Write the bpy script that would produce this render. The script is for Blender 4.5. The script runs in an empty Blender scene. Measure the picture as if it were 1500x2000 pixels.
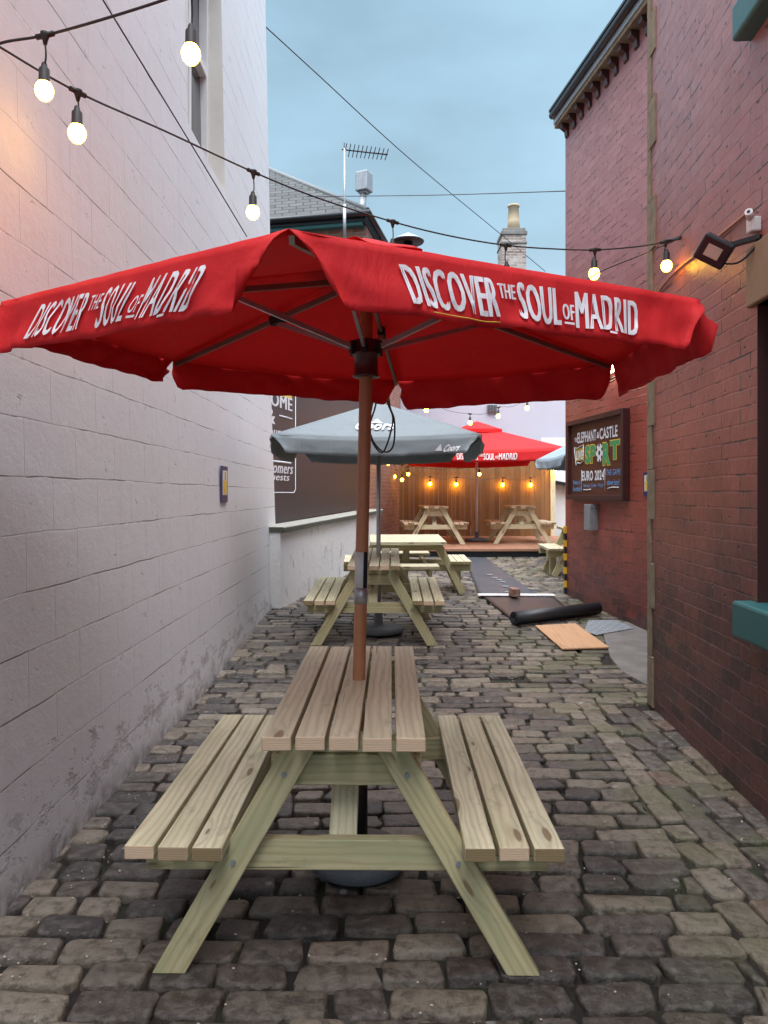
import bpy, bmesh, math, random
from mathutils import Vector, Matrix, noise as mnoise
R = math.radians
rnd = random.Random(7)
C = bpy.context.scene.collection
sc = bpy.context.scene

# ------------------------------------------------------------------ camera, sky, sun, exposure
F, CU, CV, CH = 1444.0, 750.0, 965.0, 1.475
cd = bpy.data.cameras.new('camera'); cam = bpy.data.objects.new('camera', cd); C.objects.link(cam)
cam.location = (0, 0, CH); cam.rotation_euler = (R(90), 0, 0)
cd.sensor_fit = 'VERTICAL'; cd.sensor_height = 24; cd.lens = F / 2000 * 24
cd.shift_y = -35 / 2000; cd.clip_start = .05; cd.clip_end = 2000
sc.camera = cam
sc.view_settings.view_transform = 'Standard'; sc.view_settings.look = 'None'
sc.view_settings.exposure = 0.5; sc.view_settings.gamma = 1.0
try:
    sc.cycles.max_bounces = 8; sc.cycles.sample_clamp_indirect = 6
except Exception: pass

SUN_EL, SUN_ROT = R(62), R(200)
w = bpy.data.worlds.new('World'); sc.world = w; w.use_nodes = True
nt = w.node_tree; nt.nodes.clear()
def wn(t, **k):
    n = nt.nodes.new(t)
    for a, b in k.items(): setattr(n, a, b)
    return n
out = wn('ShaderNodeOutputWorld'); bg = wn('ShaderNodeBackground')
sky = wn('ShaderNodeTexSky', sky_type='NISHITA', sun_disc=False, sun_elevation=SUN_EL, sun_rotation=SUN_ROT, air_density=1.0, dust_density=4.0)
tc = wn('ShaderNodeTexCoord'); sx = wn('ShaderNodeSeparateXYZ'); nt.links.new(tc.outputs['Generated'], sx.inputs[0])
ramp = wn('ShaderNodeValToRGB')      # overcast dusk sky: brighter towards the zenith
el = ramp.color_ramp.elements
el[0].position = 0.0; el[0].color = (.50, .62, .72, 1)
el[1].position = 1.0; el[1].color = (4.7, 4.8, 5.2, 1)
for p, c in ((.18, (.46, .61, .72, 1)), (.34, (.37, .56, .69, 1)), (.57, (.35, .54, .68, 1)), (.70, (1.8, 1.85, 2.05, 1))):
    e = el.new(p); e.color = c
nt.links.new(sx.outputs['Z'], ramp.inputs[0])
mp = wn('ShaderNodeMapping'); mp.inputs['Scale'].default_value = (1.6, 1.6, 4.0)
nt.links.new(tc.outputs['Generated'], mp.inputs[0])
nz = wn('ShaderNodeTexNoise'); nz.inputs['Scale'].default_value = 1.7; nz.inputs['Detail'].default_value = 6; nz.inputs['Roughness'].default_value = .5
nt.links.new(mp.outputs[0], nz.inputs['Vector'])
mr = wn('ShaderNodeMapRange'); mr.inputs['From Min'].default_value = .3; mr.inputs['From Max'].default_value = .7
mr.inputs['To Min'].default_value = .80; mr.inputs['To Max'].default_value = 1.18
nt.links.new(nz.outputs['Fac'], mr.inputs['Value'])
vm = wn('ShaderNodeVectorMath', operation='SCALE'); nt.links.new(ramp.outputs[0], vm.inputs[0]); nt.links.new(mr.outputs[0], vm.inputs['Scale'])
# added fill: unseen sky behind the camera brightened to light benches and tabletop
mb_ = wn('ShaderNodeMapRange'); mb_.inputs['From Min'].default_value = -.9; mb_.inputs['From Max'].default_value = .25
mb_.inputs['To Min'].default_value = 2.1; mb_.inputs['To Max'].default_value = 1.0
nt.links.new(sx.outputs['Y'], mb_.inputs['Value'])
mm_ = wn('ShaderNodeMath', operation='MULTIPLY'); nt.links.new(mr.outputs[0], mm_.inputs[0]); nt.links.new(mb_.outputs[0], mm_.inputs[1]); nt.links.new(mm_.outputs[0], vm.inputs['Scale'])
vs = wn('ShaderNodeVectorMath', operation='SCALE'); vs.inputs['Scale'].default_value = .06; nt.links.new(sky.outputs[0], vs.inputs[0])
mxw = wn('ShaderNodeMix', data_type='RGBA'); mxw.inputs['Factor'].default_value = .85
nt.links.new(vs.outputs[0], mxw.inputs[6]); nt.links.new(vm.outputs[0], mxw.inputs[7])
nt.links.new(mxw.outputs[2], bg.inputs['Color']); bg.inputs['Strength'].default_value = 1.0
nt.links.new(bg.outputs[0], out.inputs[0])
sd = bpy.data.lights.new('sun', 'SUN'); sun = bpy.data.objects.new('sun', sd); C.objects.link(sun)
sd.energy = 1.5; sd.angle = R(50); sd.color = (1.0, .97, .97)
# light comes from above and from behind the camera
sun.rotation_euler = (R(90) - SUN_EL, 0, R(-14))

# ------------------------------------------------------------------ helpers
def P(u, v, Y): return Vector(((u - CU) / F * Y, Y, CH - (v - CV) / F * Y))
def gz(y):
    if y < 5.0: return 0.0
    if y < 6.0: return .04 * (y - 5.0) ** 2 / 2
    if y < 13.6: return .02 + .04 * (y - 6.0)
    return .324
def G(u, v, dz=0.0):
    Y = 3.0
    for i in range(60):
        Yn = F * (CH - gz(Y) - dz) / (v - CV); Y = .5 * Y + .5 * Yn
    return Vector(((u - CU) / F * Y, Y, gz(Y) + dz))

OFF = {}
def tag(o, label=None, cat=None, group=None, kind=None):
    if label: o['label'] = label
    if cat: o['category'] = cat
    if group: o['group'] = group
    if kind: o['kind'] = kind
    return o
def thing(name, label, cat, loc=(0, 0, 0), group=None, rz=0):
    o = bpy.data.objects.new(name, None); C.objects.link(o); o.location = loc; o.rotation_euler = (0, 0, rz)
    o.empty_display_size = .1
    OFF[o.name] = Vector(loc) if rz == 0 else Vector((0, 0, 0))
    return tag(o, label, cat, group)
def copy_tree(o, parent=None):
    c = o.copy(); C.objects.link(c); c.parent = parent
    for ch in [x for x in C.objects if x.parent == o]: copy_tree(ch, c)
    return c

class MB:
    def __init__(s): s.v = []; s.f = []; s.uv = []; s.t = []; s.mi = []; s.sm = []
    def face(s, idx, uvs=None, tint=.5, mi=0, smooth=False):
        s.f.append(idx); s.uv.append(uvs or [(0, 0)] * len(idx)); s.t.append(tint); s.mi.append(mi); s.sm.append(smooth)
    def add(s, pts):
        n = len(s.v); s.v += [Vector(p) for p in pts]; return n
    def quad(s, a, b, c, d, uvs=None, tint=.5, mi=0):
        n = s.add((a, b, c, d))
        if uvs is None:
            a, b, c, d = map(Vector, (a, b, c, d)); L = (b - a).length; H = (d - a).length
            uvs = [(0, 0), (L, 0), (L, H), (0, H)]
        s.face([n, n + 1, n + 2, n + 3], uvs, tint, mi)
    def wall(s, a, b, z0, z1, u0=0.0, tint=.5, mi=0, lean=(0, 0)):
        """vertical quad from a to b (x,y), uv in metres"""
        L = math.hypot(b[0] - a[0], b[1] - a[1]); lx, ly = lean
        n = s.add(((a[0] + lx * z0, a[1] + ly * z0, z0), (b[0] + lx * z0, b[1] + ly * z0, z0), (b[0] + lx * z1, b[1] + ly * z1, z1), (a[0] + lx * z1, a[1] + ly * z1, z1)))
        s.face([n, n + 1, n + 2, n + 3], [(u0, z0), (u0 + L, z0), (u0 + L, z1), (u0, z1)], tint, mi)
    def board(s, p0, p1, wd, th, n, tint=None, endmi=1, seed=None, mi=0):
        """box along p0-p1, wd across, th along n"""
        p0 = Vector(p0); p1 = Vector(p1); ax = (p1 - p0); L = ax.length; ax.normalize()
        n = Vector(n); n = (n - ax * n.dot(ax)).normalized(); sd_ = ax.cross(n)
        tint = rnd.random() if tint is None else tint; ro = rnd.random() * 40
        c = []
        for e in (p0, p1):
            for a, b in ((-1, -1), (1, -1), (1, 1), (-1, 1)):
                c.append(e + sd_ * (a * wd / 2) + n * (b * th / 2))
        k = s.add(c)
        per = [0, wd, wd + th, 2 * wd + th, 2 * wd + 2 * th]
        for i in range(4):
            j = (i + 1) % 4
            s.face([k + i, k + j, k + 4 + j, k + 4 + i], [(ro, per[i] + ro), (ro, per[i + 1] + ro), (ro + L, per[i + 1] + ro), (ro + L, per[i] + ro)], tint, mi)
        e = [(ro, ro), (ro + wd, ro), (ro + wd, ro + th), (ro, ro + th)]
        s.face([k + 3, k + 2, k + 1, k], e[::-1], tint, endmi); s.face([k + 4, k + 5, k + 6, k + 7], e, tint, endmi)
    def box(s, lo, hi, tint=.5, mi=0):
        x0, y0, z0 = lo; x1, y1, z1 = hi
        s.board(((x0 + x1) / 2, y0, (z0 + z1) / 2), ((x0 + x1) / 2, y1, (z0 + z1) / 2), x1 - x0, z1 - z0, (0, 0, 1), tint, mi, mi=mi)
    def tube(s, pts, r, seg=8, tint=.5, caps=True, mi=0):
        pts = [Vector(p) for p in pts]; rings = []; N = len(pts)
        rr = r if isinstance(r, (list, tuple)) else [r] * N
        up = Vector((0, 0, 1)); prev = None; dist = 0
        for i, p in enumerate(pts):
            d = (pts[min(i + 1, N - 1)] - pts[max(i - 1, 0)]).normalized()
            if prev is None:
                a = d.cross(up)
                if a.length < .05: a = d.cross(Vector((1, 0, 0)))
            else: a = prev - d * prev.dot(d)
            a.normalize(); prev = a; b = d.cross(a)
            rings.append(s.add([p + (a * math.cos(2 * math.pi * k / seg) + b * math.sin(2 * math.pi * k / seg)) * rr[i] for k in range(seg)]))
        for i in range(N - 1):
            L = (pts[i + 1] - pts[i]).length
            for k in range(seg):
                m = (k + 1) % seg
                s.face([rings[i] + k, rings[i] + m, rings[i + 1] + m, rings[i + 1] + k], [(dist, k / seg), (dist, (k + 1) / seg), (dist + L, (k + 1) / seg), (dist + L, k / seg)], tint, mi, True)
            dist += L
        if caps:
            s.face([rings[0] + k for k in range(seg)][::-1], None, tint, mi); s.face([rings[-1] + k for k in range(seg)], None, tint, mi)
    def lathe(s, prof, c=(0, 0, 0), seg=24, tint=.5, mi=0, smooth=True):
        c = Vector(c); rings = []
        for r, z in prof:
            rings.append(s.add([c + Vector((r * math.cos(2 * math.pi * k / seg), r * math.sin(2 * math.pi * k / seg), z)) for k in range(seg)]))
        for i in range(len(prof) - 1):
            for k in range(seg):
                m = (k + 1) % seg
                s.face([rings[i] + k, rings[i] + m, rings[i + 1] + m, rings[i + 1] + k], None, tint, mi, smooth)
        s.face([rings[0] + k for k in range(seg)][::-1], None, tint, mi); s.face([rings[-1] + k for k in range(seg)], None, tint, mi)
    def grid(s, fn, nu, nv, tint=.5, mi=0, uvs=None):
        n = len(s.v)
        for j in range(nv + 1):
            for i in range(nu + 1): s.v.append(Vector(fn(i / nu, j / nv)))
        for j in range(nv):
            for i in range(nu):
                a = n + j * (nu + 1) + i
                q = [(i / nu, j / nv), ((i + 1) / nu, j / nv), ((i + 1) / nu, (j + 1) / nv), (i / nu, (j + 1) / nv)]
                s.face([a, a + 1, a + nu + 2, a + nu + 1], q if uvs is None else [(x * uvs[0], y * uvs[1]) for x, y in q], tint, mi, True)
    def prism(s, poly, th, n, tint=.5, mi=0, uvf=None):
        """polygon (3D pts) extruded by th along n"""
        n = Vector(n).normalized(); k = s.add(poly); m = s.add([Vector(p) + n * th for p in poly]); N = len(poly)
        uv = [(p[0], p[1]) for p in poly] if uvf is None else [uvf(p) for p in poly]
        s.face(list(range(k + N - 1, k - 1, -1)), uv[::-1], tint, mi); s.face(list(range(m, m + N)), uv, tint, mi)
        for i in range(N):
            j = (i + 1) % N; s.face([k + i, k + j, m + j, m + i], [uv[i], uv[j], uv[j], uv[i]], tint, mi)
    def build(s, name, mats, parent=None, bevel=0, solid=0, recalc=True):
        me = bpy.data.meshes.new(name)
        o = bpy.data.objects.new(name, me); C.objects.link(o)
        off = Vector((0, 0, 0))
        if parent is not None:
            o.parent = parent; off = OFF.get(parent.name, Vector((0, 0, 0)))
        OFF[o.name] = off
        me.from_pydata([tuple(p - off) for p in s.v], [], s.f)
        ul = me.uv_layers.new(name='UVMap'); k = 0
        for q in s.uv:
            for a in q: ul.data[k].uv = a; k += 1
        at = me.attributes.new('tint', 'FLOAT', 'FACE'); at.data.foreach_set('value', s.t)
        for m in (mats if isinstance(mats, (list, tuple)) else [mats]): me.materials.append(m)
        nm = len(me.materials)
        for p, mi, sm in zip(me.polygons, s.mi, s.sm): p.material_index = min(mi, nm - 1); p.use_smooth = sm
        if recalc:
            b = bmesh.new(); b.from_mesh(me); bmesh.ops.recalc_face_normals(b, faces=b.faces); b.to_mesh(me); b.free()
        if bevel:
            md = o.modifiers.new('bevel', 'BEVEL'); md.width = bevel; md.segments = 1 if bevel < .004 else 2; md.limit_method = 'ANGLE'
        if solid:
            md = o.modifiers.new('solid', 'SOLIDIFY'); md.thickness = solid; md.offset = 0
        return o

def spline(pts, n=8):
    pts = [Vector(p) for p in pts]; o = []
    for i in range(len(pts) - 1):
        p0 = pts[max(i - 1, 0)]; p1 = pts[i]; p2 = pts[i + 1]; p3 = pts[min(i + 2, len(pts) - 1)]
        for k in range(n):
            t = k / n
            o.append(.5 * ((2 * p1) + (p2 - p0) * t + (2 * p0 - 5 * p1 + 4 * p2 - p3) * t * t + (3 * p1 - p0 - 3 * p2 + p3) * t ** 3))
    o.append(pts[-1]); return o

# text: words mapped through fn(x, y) -> world point; x,y in the layout's own units
def lettering(name, words, fn, mat, parent, cut=None, fn2=None, dx=.003):
    for txt, x0, x1, y0, y1, bold, shear in words:
        mb = MB()
        cu = bpy.data.curves.new('t', 'FONT'); cu.body = txt; cu.offset = 0 if ('M' in txt or fn2) else bold; cu.shear = shear; cu.resolution_u = 3; cu.space_character = 1.09; cu.fill_mode = 'BOTH'
        ob = bpy.data.objects.new('t', cu); C.objects.link(ob)
        me = bpy.data.meshes.new_from_object(ob)
        bpy.data.objects.remove(ob); bpy.data.curves.remove(cu)
        b = bmesh.new(); b.from_mesh(me); bpy.data.meshes.remove(me)
        xs = [v.co.x for v in b.verts]; ys = [v.co.y for v in b.verts]
        ax, bx, ay, by = min(xs), max(xs), min(ys), max(ys)
        for v in b.verts:
            v.co.x = x0 + (v.co.x - ax) / (bx - ax) * (x1 - x0); v.co.y = y0 + (v.co.y - ay) / (by - ay) * (y1 - y0); v.co.z = 0
        if cut:
            x = math.floor(x0 / cut) * cut
            while x < x1:
                x += cut
                bmesh.ops.bisect_plane(b, geom=b.verts[:] + b.edges[:] + b.faces[:], plane_co=(x, 0, 0), plane_no=(1, 0, 0))
        b.verts.index_update(); k = mb.add([fn(v.co.x, v.co.y) for v in b.verts])
        for f in b.faces: mb.face([k + v.index for v in f.verts])
        dw = dx * (.45 if txt in ('THE', 'OF', 'our', 'for', 'guests', 'customers') else 1)
        if fn2:                                       # a second layer 1 mm higher, a little to the side, makes the strokes bolder
            mb.v = mb.v[:k] + [fn(v.co.x - dw, v.co.y) for v in b.verts]
            k = mb.add([fn2(v.co.x + dw, v.co.y) for v in b.verts])
            for f in b.faces: mb.face([k + v.index for v in f.verts])
        b.free()
        mb.build(name, mat, parent, recalc=False)

# ------------------------------------------------------------------ materials
MATS = {}
class NT:
    def __init__(s, name):
        s.m = bpy.data.materials.new(name); s.m.use_nodes = True; s.t = s.m.node_tree
        s.b = s.t.nodes['Principled BSDF']; s.o = s.t.nodes['Material Output']; MATS[name] = s.m
    def n(s, ty, ins=None, **k):
        q = s.t.nodes.new(ty)
        for a, b in k.items(): setattr(q, a, b)
        for a, b in (ins or {}).items():
            if isinstance(b, bpy.types.NodeSocket): s.t.links.new(b, q.inputs[a])
            else: q.inputs[a].default_value = b
        return q
    def uv(s): return s.n('ShaderNodeTexCoord').outputs['UV']
    def obj(s): return s.n('ShaderNodeTexCoord').outputs['Object']
    def geo(s): return s.n('ShaderNodeNewGeometry').outputs['Position']
    def tint(s): return s.n('ShaderNodeAttribute', attribute_name='tint').outputs['Fac']
    def map(s, v, sc_=(1, 1, 1), loc=(0, 0, 0), rot=(0, 0, 0)): return s.n('ShaderNodeMapping', {'Vector': v, 'Scale': sc_, 'Location': loc, 'Rotation': rot}).outputs[0]
    def noise(s, v, scale, detail=4, rough=.55, dist=0): return s.n('ShaderNodeTexNoise', {'Vector': v, 'Scale': scale, 'Detail': detail, 'Roughness': rough, 'Distortion': dist}).outputs['Fac']
    def math(s, op, a, b=0.0, cl=False): return s.n('ShaderNodeMath', {0: a, 1: b}, operation=op, use_clamp=cl).outputs[0]
    def rng(s, v, a, b, c=0.0, d=1.0): return s.n('ShaderNodeMapRange', {'Value': v, 'From Min': a, 'From Max': b, 'To Min': c, 'To Max': d}).outputs[0]
    def mix(s, f, a, b, bt='MIX'):
        q = s.t.nodes.new('ShaderNodeMix'); q.data_type = 'RGBA'; q.blend_type = bt
        for i, x in ((0, f), (6, a), (7, b)):
            if isinstance(x, bpy.types.NodeSocket): s.t.links.new(x, q.inputs[i])
            else: q.inputs[i].default_value = x if i == 0 else (*x, 1)
        return q.outputs[2]
    def ramp(s, f, stops):
        q = s.n('ShaderNodeValToRGB', {0: f}); e = q.color_ramp.elements
        e[0].position, e[0].color = stops[0][0], (*stops[0][1], 1); e[1].position, e[1].color = stops[-1][0], (*stops[-1][1], 1)
        for p, c in stops[1:-1]: k = e.new(p); k.color = (*c, 1)
        return q.outputs[0]
    def bump(s, h, strength=.5, dist=.01): s.t.links.new(s.n('ShaderNodeBump', {'Height': h, 'Strength': strength, 'Distance': dist}).outputs[0], s.b.inputs['Normal'])
    def set(s, **k):
        for a, b in k.items():
            a = {'color': 'Base Color', 'rough': 'Roughness', 'metal': 'Metallic', 'spec': 'Specular IOR Level', 'coat': 'Coat Weight', 'ecol': 'Emission Color', 'estr': 'Emission Strength'}[a]
            if isinstance(b, bpy.types.NodeSocket): s.t.links.new(b, s.b.inputs[a])
            elif isinstance(b, tuple): s.b.inputs[a].default_value = (*b, 1)
            else: s.b.inputs[a].default_value = b
        return s.m

def simple(name, col, rough=.6, metal=0, var=.15, scale=30, bump=.0):
    k = NT(name); nn = k.noise(k.obj(), scale, 5)
    c = k.mix(nn, tuple(x * (1 - var) for x in col), tuple(min(1, x * (1 + var)) for x in col))
    k.set(color=c, rough=rough, metal=metal)
    if bump: k.bump(nn, bump, .003)
    return k.m

def painted_block():
    k = NT('painted_block'); uv = k.uv()
    wob = k.n('ShaderNodeTexNoise', {'Vector': uv, 'Scale': 3.0, 'Detail': 3}).outputs['Color']
    uv2 = k.n('ShaderNodeVectorMath', {0: uv, 1: k.n('ShaderNodeVectorMath', {0: wob, 'Scale': .022}, operation='SCALE').outputs[0]}, operation='ADD').outputs[0]
    br = k.n('ShaderNodeTexBrick', {'Vector': uv2, 'Scale': 1.0, 'Mortar Size': .0035, 'Mortar Smooth': .25, 'Brick Width': .47, 'Row Height': .222, 'Color1': (0, 0, 0, 1), 'Color2': (1, 1, 1, 1), 'Bias': 0.0}, offset=.5)
    mort = br.outputs['Fac']; blk = br.outputs['Color']
    # horizontal joints only (cracked paint)
    sep = k.n('ShaderNodeSeparateXYZ', {0: uv2}); fr = k.math('FRACT', k.math('DIVIDE', sep.outputs['Y'], .222))
    hj = k.math('LESS_THAN', k.math('ABSOLUTE', k.math('SUBTRACT', k.math('ABSOLUTE', k.math('SUBTRACT', fr, .5)), .5)), .0125)
    cn = k.noise(k.map(uv, (1.3, 5, 1)), 1.0, 5, .65); crack = k.math('MULTIPLY', hj, k.rng(cn, .46, .58))
    big = k.noise(uv, .7, 3); fine = k.noise(uv, 9, 6, .7); grit = k.noise(uv, 90, 3, .6)
    c = k.mix(big, (.665, .67, .68), (.745, .75, .76))
    c = k.mix(k.math('MULTIPLY', blk, .09), c, (.60, .58, .56))
    c = k.mix(k.math('MULTIPLY', k.rng(fine, .5, .75), .12), c, (.45, .42, .40))
    # streaks of dirt running down
    st = k.noise(k.map(uv, (7, .5, 1)), 1.0, 5, .7); c = k.mix(k.math('MULTIPLY', k.rng(st, .55, .75), .16), c, (.40, .37, .36))
    c = k.mix(k.math('MULTIPLY', mort, .25), c, (.42, .38, .37))
    c = k.mix(k.math('MULTIPLY', crack, .85), c, (.10, .07, .06))
    z = k.n('ShaderNodeSeparateXYZ', {0: uv}).outputs['Y']
    pn = k.noise(k.map(uv, (1.0, 1.5, 1), rot=(0, 0, .5)), 5.0, 7, .72)
    band = k.rng(k.math('ABSOLUTE', k.math('SUBTRACT', z, .19)), .0, .30, 1, 0)
    peel = k.rng(k.math('ADD', pn, k.math('MULTIPLY', band, .16)), .64, .72)
    c = k.mix(k.math('MULTIPLY', peel, k.rng(fine, .35, .65, .15, .8)), c, (.30, .26, .245))
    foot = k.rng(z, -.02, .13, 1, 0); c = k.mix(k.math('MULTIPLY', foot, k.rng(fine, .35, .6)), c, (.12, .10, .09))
    k.set(color=c, rough=.55)
    h = k.math('ADD', k.math('MULTIPLY', mort, -.5), k.math('MULTIPLY', crack, -.9))
    h = k.math('ADD', h, k.math('MULTIPLY', fine, .55)); h = k.math('ADD', h, k.math('MULTIPLY', grit, .12)); h = k.math('ADD', h, k.math('MULTIPLY', peel, -1.2))
    h = k.math('ADD', h, k.math('MULTIPLY', blk, .15))
    k.bump(h, .55, .012); return k.m

def painted_brick(name='painted_brick', c1=(.255, .072, .055), c2=(.335, .110, .080), dark=(.035, .018, .020), zs=1.3):
    k = NT(name); uv = k.uv()
    wob = k.n('ShaderNodeTexNoise', {'Vector': uv, 'Scale': 5.0, 'Detail': 3}).outputs['Color']
    uv2 = k.n('ShaderNodeVectorMath', {0: uv, 1: k.n('ShaderNodeVectorMath', {0: wob, 'Scale': .014}, operation='SCALE').outputs[0]}, operation='ADD').outputs[0]
    br = k.n('ShaderNodeTexBrick', {'Vector': uv2, 'Scale': 1.0, 'Mortar Size': .0060, 'Mortar Smooth': .3, 'Brick Width': .236, 'Row Height': .083, 'Color1': (0, 0, 0, 1), 'Color2': (1, 1, 1, 1)}, offset=.5)
    mort = br.outputs['Fac']; blk = br.outputs['Color']
    big = k.rng(k.noise(uv, 1.3, 6, .65), .35, .65); fine = k.noise(uv, 14, 6, .7); grit = k.noise(uv, 120, 3, .6)
    c = k.mix(big, c1, c2); c = k.mix(k.math('MULTIPLY', blk, .35), c, tuple(x * .72 for x in c1))
    c = k.mix(k.math('MULTIPLY', k.rng(fine, .5, .8), .3), c, tuple(x * 1.5 for x in c2))
    z = k.n('ShaderNodeSeparateXYZ', {0: uv}).outputs['Y']
    sky_sheen = k.rng(k.math('ADD', z, k.math('MULTIPLY', k.noise(uv, 1.1, 5, .65), 2.2)), 3.3, 5.0)  # sky sheen put into the colour: paler, pinker brick higher up
    c = k.mix(k.math('MULTIPLY', sky_sheen, .72), c, k.mix(blk, (.39, .20, .205), (.31, .15, .155)))
    sn = k.noise(k.map(uv, (1.2, .9, 1)), 1.6, 6, .65)
    soot = k.rng(k.math('ADD', k.math('SUBTRACT', z, zs), k.math('MULTIPLY', k.math('SUBTRACT', sn, .5), 2.4)), -.7, .55, 1, 0)
    bl = k.math('ADD', .62, k.math('MULTIPLY', blk, .38))
    c = k.mix(k.math('MULTIPLY', soot, bl), c, dark)
    pit = k.rng(k.noise(k.map(uv, (4, 9, 1)), 1.0, 5, .7), .50, .58)
    c = k.mix(k.math('MULTIPLY', mort, k.math('MULTIPLY', pit, .95)), c, (.02, .012, .012))
    lite = k.rng(k.noise(k.map(uv, (2.2, 7, 1), loc=(5, 3, 0)), 1.0, 5, .7), .56, .66)
    c = k.mix(k.math('MULTIPLY', mort, k.math('MULTIPLY', lite, k.math('MULTIPLY', soot, .5))), c, (.30, .24, .24))
    hole = k.rng(k.n('ShaderNodeTexVoronoi', {'Vector': k.map(uv2, (1, 1.6, 1)), 'Scale': 3.3}, voronoi_dimensions='2D').outputs['Distance'], .03, .045, 1, 0)
    c = k.mix(k.math('MULTIPLY', hole, .8), c, (.02, .012, .012))
    k.set(color=c, rough=k.rng(fine, .3, .7, .26, .50), spec=.6)
    h = k.math('ADD', k.math('MULTIPLY', mort, -1.0), k.math('MULTIPLY', fine, .4)); h = k.math('ADD', h, k.math('MULTIPLY', grit, .12))
    h = k.math('ADD', h, k.math('MULTIPLY', blk, .3)); h = k.math('ADD', h, k.math('MULTIPLY', hole, -1.5))
    k.bump(h, .95, .010); return k.m

def bare_brick(name='bare_brick', c1=(.25, .10, .065), c2=(.36, .17, .11), mor=(.30, .26, .23)):
    k = NT(name); uv = k.uv()
    br = k.n('ShaderNodeTexBrick', {'Vector': uv, 'Scale': 1.0, 'Mortar Size': .008, 'Mortar Smooth': .2, 'Brick Width': .235, 'Row Height': .080, 'Color1': (*c1, 1), 'Color2': (*c2, 1), 'Mortar': (*mor, 1)}, offset=.5)
    fine = k.noise(uv, 12, 6, .7); c = k.mix(k.rng(fine, .35, .7), br.outputs['Color'], (.12, .07, .055)); c = k.mix(.5, c, br.outputs['Color'])
    k.set(color=c, rough=.85); k.bump(k.math('ADD', k.math('MULTIPLY', br.outputs['Fac'], -1), k.math('MULTIPLY', fine, .5)), .6, .008); return k.m

def wood(name, base, lo, hi, green=(.20, .24, .10), gr=.25, knot=(.20, .125, .06), rough=.7):
    """grain runs along U; per-board tint"""
    k = NT(name); uv = k.uv(); t = k.tint()
    g = k.noise(k.map(uv, (1.4, 46, 1)), 1.0, 7, .62, .35)
    vo = k.n('ShaderNodeTexVoronoi', {'Vector': k.map(uv, (2.3, 9, 1)), 'Scale': 1.0, 'Randomness': 1.0}, voronoi_dimensions='2D')
    kn = vo.outputs['Distance']; pick = k.n('ShaderNodeSeparateColor', {0: vo.outputs['Color']}).outputs[0]
    wob = k.noise(k.map(uv, (14, 40, 1)), 1.0, 3, .6)
    kd = k.math('ADD', kn, k.math('MULTIPLY', k.math('SUBTRACT', wob, .5), .09)); sz = k.rng(pick, .55, 1.0, -.02, .12)
    knm = k.rng(k.math('SUBTRACT', kd, sz), .0, .035, 1, 0)
    halo = k.rng(k.math('SUBTRACT', kn, sz), -.02, .22, 1, 0); halo = k.math('MULTIPLY', halo, k.math('GREATER_THAN', pick, .55))
    # cathedral figure: bands bent round the knots
    sepu = k.n('ShaderNodeSeparateXYZ', {0: uv}); lowf = k.noise(k.map(uv, (1.1, 5, 1)), 1.0, 3, .55)
    ph = k.math('ADD', k.math('MULTIPLY', sepu.outputs['Y'], 250), k.math('ADD', k.math('MULTIPLY', lowf, 26), k.math('MULTIPLY', halo, 7)))
    band = k.math('POWER', k.rng(k.math('SINE', ph), -1, 1), 2.2)
    c = k.mix(t, lo, hi); c = k.mix(.3, c, base)
    c = k.mix(k.math('MULTIPLY', k.rng(g, .38, .66), .40), c, tuple(x * .60 for x in base))
    c = k.mix(k.math('MULTIPLY', band, .55), c, (base[0] * .66, base[1] * .56, base[2] * .48))
    gm = k.rng(k.noise(k.map(uv, (1, 4, 1)), 2.2, 4), .46, .66); c = k.mix(k.math('MULTIPLY', gm, gr), c, green)
    c = k.mix(k.math('MULTIPLY', halo, .35), c, tuple(x * .48 for x in base))
    c = k.mix(k.math('MULTIPLY', knm, .8), c, knot)
    dirt = k.rng(k.noise(k.map(uv, (3, 8, 1)), 1.6, 7, .72), .56, .74); c = k.mix(k.math('MULTIPLY', dirt, .55), c, (.15, .13, .09))
    split = k.rng(k.noise(k.map(uv, (1.2, 75, 1), loc=(3, 7, 0)), 1.0, 2, .4), .71, .74); c = k.mix(k.math('MULTIPLY', split, .7), c, (.05, .04, .03))
    k.set(color=c, rough=rough, spec=.3)
    k.bump(k.math('ADD', k.math('MULTIPLY', g, .7), k.math('ADD', k.math('MULTIPLY', knm, -.4), k.math('MULTIPLY', split, -.8))), .4, .003); return k.m
def endgrain(name, a, b):
    k = NT(name); uv = k.uv(); t = k.tint()
    ring = k.n('ShaderNodeTexWave', {'Vector': k.map(uv, (1, 1, 1)), 'Scale': 45.0, 'Distortion': 3.5, 'Detail': 3}, wave_type='RINGS').outputs['Fac']
    c = k.mix(k.rng(t, .45, .75), a, b); c = k.mix(k.math('MULTIPLY', ring, .3), c, tuple(x * .6 for x in a))
    k.set(color=c, rough=.8); k.bump(ring, .2, .002); return k.m

def cloth(name, col, trans=.25, var=.12, rough=.75, weave=1):
    k = NT(name); nn = k.noise(k.obj(), 5, 5, .6)
    c = k.mix(nn, tuple(x * (1 - var) for x in col), tuple(min(1, x * (1 + var)) for x in col))
    k.set(color=c, rough=rough, spec=.3)
    f = k.noise(k.map(k.obj(), (1, 1, .6)), 6, 5, .6, 1.2); k.bump(f, .32, .03)
    tr = k.n('ShaderNodeBsdfTranslucent', {'Color': c}); mx = k.n('ShaderNodeMixShader', {0: trans})
    k.t.links.new(k.b.outputs[0], mx.inputs[1]); k.t.links.new(tr.outputs[0], mx.inputs[2]); k.t.links.new(mx.outputs[0], k.o.inputs[0]); return k.m

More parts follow.
